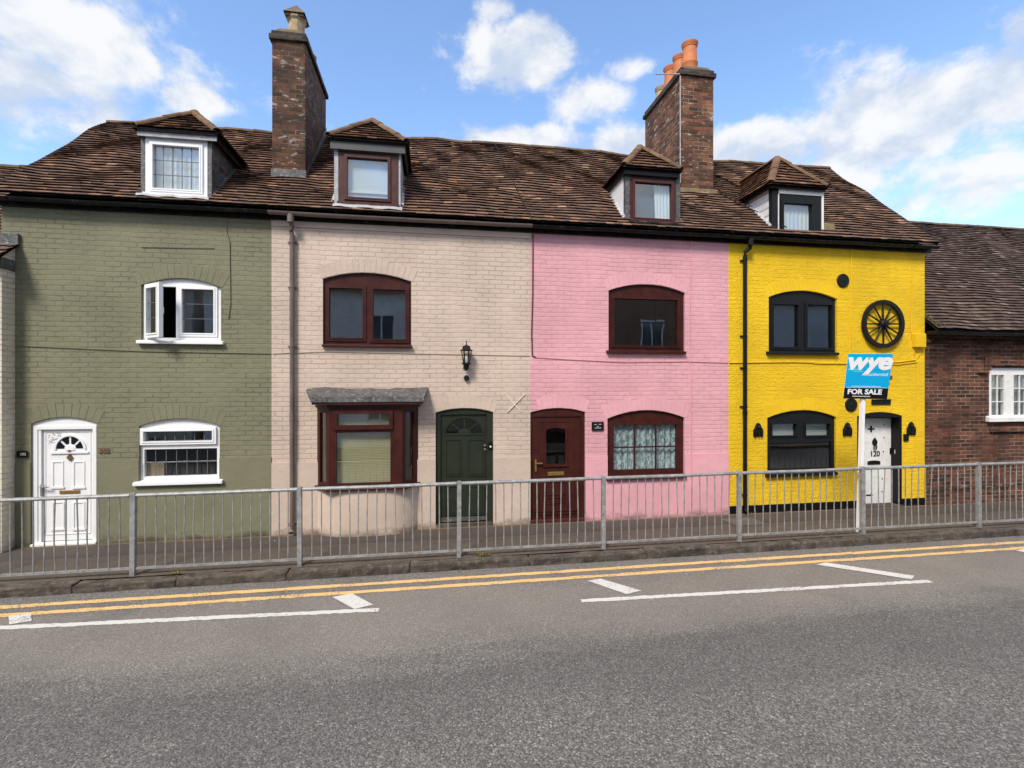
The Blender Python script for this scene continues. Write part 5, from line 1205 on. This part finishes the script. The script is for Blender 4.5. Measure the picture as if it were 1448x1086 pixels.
# cast iron ornaments
def ornament(px, py, lab):
    x, z = P(px, py); T = thing('wall_ornament', (x, 0, z), lab, 'ornament', 'black pointed ornaments on the yellow wall')
    m = MB(); o = [(0, 0.135), (0.03, 0.12), (0.052, 0.085), (0.062, 0.05), (0.09, 0.02), (0.098, -0.02), (0.095, -0.10), (0.085, -0.135), (0.055, -0.13), (0.035, -0.10), (0.012, -0.125), (-0.012, -0.125), (-0.03, -0.10), (-0.055, -0.135), (-0.09, -0.135), (-0.098, -0.09), (-0.098, 0.0), (-0.08, 0.025), (-0.062, 0.055), (-0.05, 0.09), (-0.03, 0.12)]
    m.prism([(x+a, z+b) for a, b in o][::-1], -0.03, -0.001); m.build('plate', M['blackiron'], T)
    m = MB(); m.lathe((x, -0.035, z+0.055), [(0.035, -0.02), (0.03, 0.012), (0.012, 0.03)], 10, RX); m.lathe((x-0.055, -0.032, z-0.035), [(0.03, -0.01), (0.022, 0.012)], 8, RX); m.lathe((x+0.055, -0.032, z-0.035), [(0.03, -0.01), (0.022, 0.012)], 8, RX)
    m.box(x-0.075, x+0.075, -0.043, -0.0301, z-0.085, z-0.07); m.tube([(x, -0.036, z+0.02), (x, -0.036, z-0.11)], 0.012, 6)
    m.build('relief', M['blackiron'], T)
ornament(1071.5, 608, 'black pointed iron ornament beside the black downpipe')
ornament(1197.5, 607, 'black pointed iron ornament between the black window and white door')
ornament(1287.5, 606, 'black pointed iron ornament right of the white studded door')
q = rect(1277, 613.5, 1283.5, 623.5, 0); m = MB(); m.box(q[0], q[1], -0.03, -0.001, q[2], q[3]); tag(m.build('bell_box', M['black'], None, ((q[0]+q[1])/2, 0, q[2]), bevel=0.005), 'small black bell box on wall right of the white studded door', 'bell')

# ================================================================== guard railing
YG = -1.366
posts = [-8.15, -6.0, -3.844, -1.784, 0.391, 2.569, 4.827, 7.087, 9.406, 11.66, 13.9]
def ztop(x): return 1.025+0.055*(x+3.84)/13.2
zp = -0.047
RG = thing('guard_railing', (0, YG, zp), 'grey galvanised pedestrian guard railing along the kerb', 'railing')
rs = random.Random(17)
for x in posts:
    m = MB(); t = rs.uniform(-0.008, 0.008)
    T = Matrix.Translation((x, YG, zp)) @ Matrix.Rotation(t, 4, 'Y')
    m.box(-0.03, 0.03, -0.03, 0.03, -0.1, ztop(x)-zp, T); m.box(-0.026, 0.026, -0.026, 0.026, ztop(x)-zp+0.0005, ztop(x)-zp+0.006, T)
    m.build('post', M['galv'], RG, bevel=0.006)
for a, b in zip(posts, posts[1:]):
    m = MB(); a2, b2 = a+0.034, b-0.034; za, zb = ztop(a)-0.028, ztop(b)-0.028
    m.tube([(a2, YG, za), ((a2+b2)/2, YG-rs.uniform(-0.01, 0.01), (za+zb)/2-rs.uniform(0, 0.006)), (b2, YG, zb)], 0.026, 8)
    m.bar((a2, YG, 0.045), (b2, YG, 0.045), 0.028, 0.030)
    n = 16
    for k in range(1, n+1):
        x = a2+(b2-a2)*k/(n+1); zt_ = za+(zb-za)*(x-a2)/(b2-a2); m.tube([(x+rs.uniform(-0.004, 0.004), YG, 0.05), (x+rs.gauss(0, 0.006), YG+rs.gauss(0, 0.008), 0.5), (x, YG, zt_-0.01)], 0.0085, 6)
    m.build('railing_panel', M['galv'], RG)

# ================================================================== sale board
BX, BY, BZ = 7.146, -1.40, 2.575
SB = thing('sale_board', (7.1, -1.33, -0.04), 'blue and black estate agent sale board on a white post by the railing', 'sign')
m = MB(); m.bar((7.09, -1.285, -0.05), (7.195, -1.265, 2.6), 0.05, 0.065, up=(0, 1, 0)); m.build('post', M['white'], SB)
Mb = at(BX, BY, BZ) @ Matrix.Rotation(-0.40, 4, 'Z') @ Matrix.Rotation(0.22, 4, 'X') @ Matrix.Rotation(0.015, 4, 'Y')
bw, bh = 0.645, 0.765
m = MB(); m.box(-bw/2, bw/2, 0, 0.012, -bh/2, bh/2, Mb); bd = m.build('board', M['signwhite'], SB)
zk = -bh/2+0.185
m = MB(); m.box(-bw/2+0.001, bw/2-0.001, -0.003, -0.0005, zk, bh/2-0.001, Mb); m.build('blue_panel', M['signblue'], bd)
m = MB(); m.box(-bw/2+0.001, bw/2-0.001, -0.0032, -0.0005, -bh/2+0.001, zk-0.001, Mb); m.build('black_panel', M['signblack'], bd)
text('wye', 0.40, M['signwhite'], 'lettering', bd, Mb @ at(-0.01, -0.005, bh/2-0.135), shear=0.2, offset=0.015, sx=1.03, spacing=0.93)
text('residential', 0.078, M['signwhite'], 'lettering', bd, Mb @ at(0.115, -0.005, 0.035), shear=0.1, spacing=1.05)
text('FOR SALE', 0.118, M['signwhite'], 'lettering', bd, Mb @ at(-0.02, -0.005, zk-0.068), offset=0.0042)
m = MB()
for k in range(14): m.box(-0.19+k*0.019, -0.19+k*0.019+0.013, -0.0045, -0.0033, zk-0.150, zk-0.136, Mb)
for k in range(26): m.box(-0.22+k*0.0165, -0.22+k*0.0165+0.011, -0.0045, -0.0033, zk+0.024, zk+0.034, Mb)
m.box(-0.30, -0.11, -0.0045, -0.0033, 0.118, 0.124, Mb); m.box(-0.22, -0.08, -0.0045, -0.0033, 0.085, 0.089, Mb); m.box(-bw/2+0.02, bw/2-0.02, -0.0045, -0.0033, zk+0.006, zk+0.010, Mb)
m.build('small_print', M['signwhite'], bd)

# ================================================================== weeds and moss
def tuft(name, x, y, z, n, h, mat, lab, cat, sp=0.05, seed=1):
    r = random.Random(seed); m = MB()
    for i in range(n):
        a = r.uniform(0, 2*pi); l = h*r.uniform(0.5, 1.1); dx, dy = cos(a)*sp*r.random(), sin(a)*sp*r.random(); w = 0.004+0.004*r.random()
        b = Vector((x+dx, y+dy*0.5, z)); t = b+Vector((dx*1.5+r.uniform(-0.02, 0.02), dy, l)); md = (b+t)/2+Vector((0, 0, l*0.15)); s = Vector((-sin(a), cos(a), 0))*w
        m.poly([b-s, b+s, md+s*0.8, md-s*0.8]); m.poly([md-s*0.8, md+s*0.8, t])
    return tag(m.build(name, mat, None, (x, y, z), recalc=False), lab, cat)
x, y_ = G(683, 789, -0.05); tuft('weed', x, YK+0.19, -0.05, 46, 0.075, M['weed'], 'dry yellowish weed tuft on the kerb below the dark green door', 'weed', 0.07, 2)
x, y_ = G(235, 822, -0.05); tuft('weed', x, YK+0.19, -0.05, 30, 0.04, M['weed'], 'flat weed tuft on the kerb beside the left white window', 'weed', 0.09, 3)
x = PX(1309, -0.1); m = MB(); r = random.Random(6)
for k in range(160):
    xx = XE+0.03+abs(r.gauss(0, 0.07)); t = r.uniform(0.05, 0.75); c = rb(xx, t, 0.02+r.uniform(0, 0.05)); s = r.uniform(0.012, 0.03); a = r.uniform(0, pi)
    d = Vector((cos(a)*s, sin(a)*s*0.5, sin(a)*s)); e = Vector((-sin(a)*s*0.6, -s*0.3, cos(a)*s*0.8)); m.poly([c-d, c+e, c+d, c-e])
tag(m.build('moss', M['moss'], None, tuple(rb(XE+0.05, 0.3, 0.0)), recalc=False), 'yellow green moss clump on brown tiles against the yellow house', 'moss')

M['litter'] = tile_mat('dry leaf litter', [(0, (0.06, 0.04, 0.02)), (0.5, (0.16, 0.10, 0.045)), (0.9, (0.26, 0.19, 0.10)), (1, (0.5, 0.48, 0.44))], 0.0)
m = MB(); r = random.Random(33)
for k in range(1100):
    x = r.uniform(-9, 14); q = r.random()
    if q < 0.5: y = -abs(r.gauss(0.03, 0.05)); 
    elif q < 0.7: y = r.uniform(-1.3, 0); 
    elif q < 0.85: y = YG+r.gauss(0, 0.05)
    else: y = YK-abs(r.gauss(0.03, 0.06))
    if -0.3 < y and bx[0][0] < x < bx[3][0]: continue
    z = (ROAD if y < YK else (0.033*y if y > YK+0.17 else -0.047))+0.006; s_ = r.uniform(0.005, 0.017); a = r.uniform(0, pi); b_ = r.uniform(0.3, 0.9)
    m.poly([(x+s_*cos(a), y+s_*sin(a), z+r.uniform(0, 0.008)), (x-s_*b_*sin(a), y+s_*b_*cos(a), z), (x-s_*cos(a), y-s_*sin(a), z+r.uniform(0, 0.008)), (x+s_*b_*sin(a), y-s_*b_*cos(a), z)])
tag(m.build('leaf_litter', M['litter'], recalc=False), kind='stuff')
cvx, cvy = G(1052, 738, -0.015); cv = MB(); cv.box(cvx-0.3, cvx+0.3, cvy-0.22, cvy+0.22, -0.05, -0.006)
tag(cv.build('access_cover', M['galv_dull'], None, (cvx, cvy, -0.02), bevel=0.004), 'flat metal access cover in the pavement below the black downpipe', 'access cover')

CLOUD_SEED = 1.7
# ================================================================== sky, sun, camera
SUN_EL, SUN_AZ = radians(48), radians(216)       # azimuth clockwise from +Y: over the road, a little to the left
w = bpy.data.worlds.new('World'); SC.world = w; w.use_nodes = True; t = w.node_tree; t.nodes.clear()
out = t.nodes.new('ShaderNodeOutputWorld'); bg = t.nodes.new('ShaderNodeBackground'); t.links.new(bg.outputs[0], out.inputs[0])
sky = t.nodes.new('ShaderNodeTexSky'); sky.sky_type = 'NISHITA'; sky.sun_disc = False; sky.sun_elevation = SUN_EL; sky.sun_rotation = SUN_AZ
sky.air_density = 1.0; sky.dust_density = 0.6; sky.ozone_density = 1.6; sky.altitude = 0
tc = t.nodes.new('ShaderNodeTexCoord'); d = tc.outputs['Generated']
sp = N(t, 'ShaderNodeSeparateXYZ'); t.links.new(d, sp.inputs[0])
az = math_(t, 'ARCTAN2', sp.outputs[0], sp.outputs[1]); el = math_(t, 'ARCSINE', sp.outputs[2])
ae = N(t, 'ShaderNodeCombineXYZ'); t.links.new(az, ae.inputs[0]); t.links.new(el, ae.inputs[1])
def azel(px, py):
    u, v = px-724, 543-py; x, y = u*CT+F*ST, F*CT-u*ST; return atan2(x, y), atan2(v, sqrt(x*x+y*y))
clouds = [(70, 40, 270, 75, .72), (40, 130, 190, 75, .70), (230, 22, 130, 40, .46), (15, 205, 80, 14, .38), (275, 140, 46, 26, .92), (205, 60, 60, 20, .34), (170, 130, 90, 40, .34),
          (735, 78, 78, 60, .86), (700, 16, 36, 22, .66), (830, 140, 58, 40, .74), (882, 98, 42, 22, .56), (740, 197, 90, 22, .76), (880, 205, 80, 28, .82), (628, 76, 22, 13, .44), (800, 200, 60, 18, .6), (850, 72, 26, 12, .42),
          (1050, 212, 90, 36, .84), (1130, 215, 70, 40, .7), (1215, 190, 100, 85, .98), (1320, 160, 130, 70, .95), (1415, 140, 100, 80, .9), (1390, 250, 140, 50, .62), (1275, 296, 70, 26, .62), (1370, 76, 55, 20, .5), (1440, 45, 40, 34, .6), (1310, 245, 150, 60, .48), (1310, 278, 40, 16, .5)]
tot = None
for (px, py, rx, ry, wgt) in clouds:
    a0, e0 = azel(px, py); a1, _ = azel(px+rx, py); _, e1 = azel(px, py-ry)
    v = N(t, 'ShaderNodeVectorMath', operation='SUBTRACT'); t.links.new(ae.outputs[0], v.inputs[0]); v.inputs[1].default_value = (a0, e0, 0)
    v2 = scaled(t, v.outputs[0], (1/abs(a1-a0), 1/abs(e1-e0), 0)); dd = N(t, 'ShaderNodeVectorMath', operation='DOT_PRODUCT'); t.links.new(v2, dd.inputs[0]); t.links.new(v2, dd.inputs[1])
    q = math_(t, 'MULTIPLY', math_(t, 'POWER', 0.45, dd.outputs['Value']), wgt)
    tot = q if tot is None else math_(t, 'MAXIMUM', tot, q)
# the rest of the sky, above and behind, is broken cloud too
rest = math_(t, 'MAXIMUM', maprange(t, sp.outputs[1], 0.35, 0.0, 0, 1), maprange(t, sp.outputs[2], 0.62, 0.8, 0, 1))
tot = math_(t, 'MAXIMUM', tot, math_(t, 'MULTIPLY', rest, 0.52))
dv0 = scaled(t, d, (1, 1, 1.35)); off = N(t, 'ShaderNodeVectorMath', operation='ADD'); t.links.new(dv0, off.inputs[0]); off.inputs[1].default_value = (CLOUD_SEED, 0.3*CLOUD_SEED, 0.0); dv = off.outputs[0]
n1 = noise(t, dv, 7.5, 10, 0.6, 0.2); n2 = noise(t, dv, 2.2, 5, 0.5)
body = math_(t, 'ADD', tot, math_(t, 'MULTIPLY', math_(t, 'SUBTRACT', n1, 0.5), 1.35))
dens = maprange(t, body, 0.16, 0.78, 0, 1, True)
up = N(t, 'ShaderNodeVectorMath', operation='ADD'); t.links.new(dv, up.inputs[0]); up.inputs[1].default_value = (-0.03, 0, 0.05)
nh = noise(t, dv, 19, 6, 0.6, 0.3)
body = math_(t, 'ADD', body, math_(t, 'MULTIPLY', math_(t, 'SUBTRACT', nh, 0.5), 0.75))
dens = maprange(t, body, 0.22, 0.66, 0, 1, True)
n3 = noise(t, up.outputs[0], 7.5, 6, 0.58, 0.2)
shade = maprange(t, math_(t, 'ADD', math_(t, 'SUBTRACT', n3, n1), math_(t, 'MULTIPLY', math_(t, 'SUBTRACT', n2, 0.5), 0.5)), -0.14, 0.16, 0, 1, True)
ccol = mixc(t, shade, (0.43, 0.43, 0.43), (0.27, 0.31, 0.375))
SKY_GAIN = 0.128
skc = N(t, 'ShaderNodeVectorMath', operation='MULTIPLY'); t.links.new(sky.outputs[0], skc.inputs[0]); skc.inputs[1].default_value = (0.92, 0.99, 1.06)
cl = N(t, 'ShaderNodeVectorMath', operation='SCALE'); t.links.new(ccol, cl.inputs[0]); cl.inputs['Scale'].default_value = 1/SKY_GAIN
mix = mixc(t, math_(t, 'MULTIPLY', dens, 0.94), skc.outputs[0], cl.outputs[0])
t.links.new(mix, bg.inputs[0]); bg.inputs[1].default_value = SKY_GAIN

sd = bpy.data.lights.new('Sun', 'SUN'); sd.energy = 2.0; sd.angle = radians(16); sd.color = (1.0, 0.92, 0.81)
so = bpy.data.objects.new('Sun', sd); COL.objects.link(so)
dirv = Vector((sin(SUN_AZ)*cos(SUN_EL), cos(SUN_AZ)*cos(SUN_EL), sin(SUN_EL)))
so.rotation_euler = dirv.to_track_quat('Z', 'Y').to_euler(); so.location = dirv*30

cam = bpy.data.cameras.new('Camera'); co = bpy.data.objects.new('Camera', cam); COL.objects.link(co)
cam.sensor_width = 36; cam.lens = F/1448*36; cam.clip_end = 2000; cam.clip_start = 0.05
co.location = (0, -CD, CH); co.rotation_euler = (pi/2, 0, -TH); SC.camera = co
SC.view_settings.view_transform = 'Standard'; SC.view_settings.look = 'None'; SC.view_settings.exposure = 1.2; SC.view_settings.gamma = 1
try: SC.view_settings.use_curve_mapping = False
except Exception: pass
SC.cycles.max_bounces = 6; SC.cycles.transparent_max_bounces = 8; SC.cycles.caustics_reflective = False; SC.cycles.caustics_refractive = False
SC.cycles.use_denoising = True
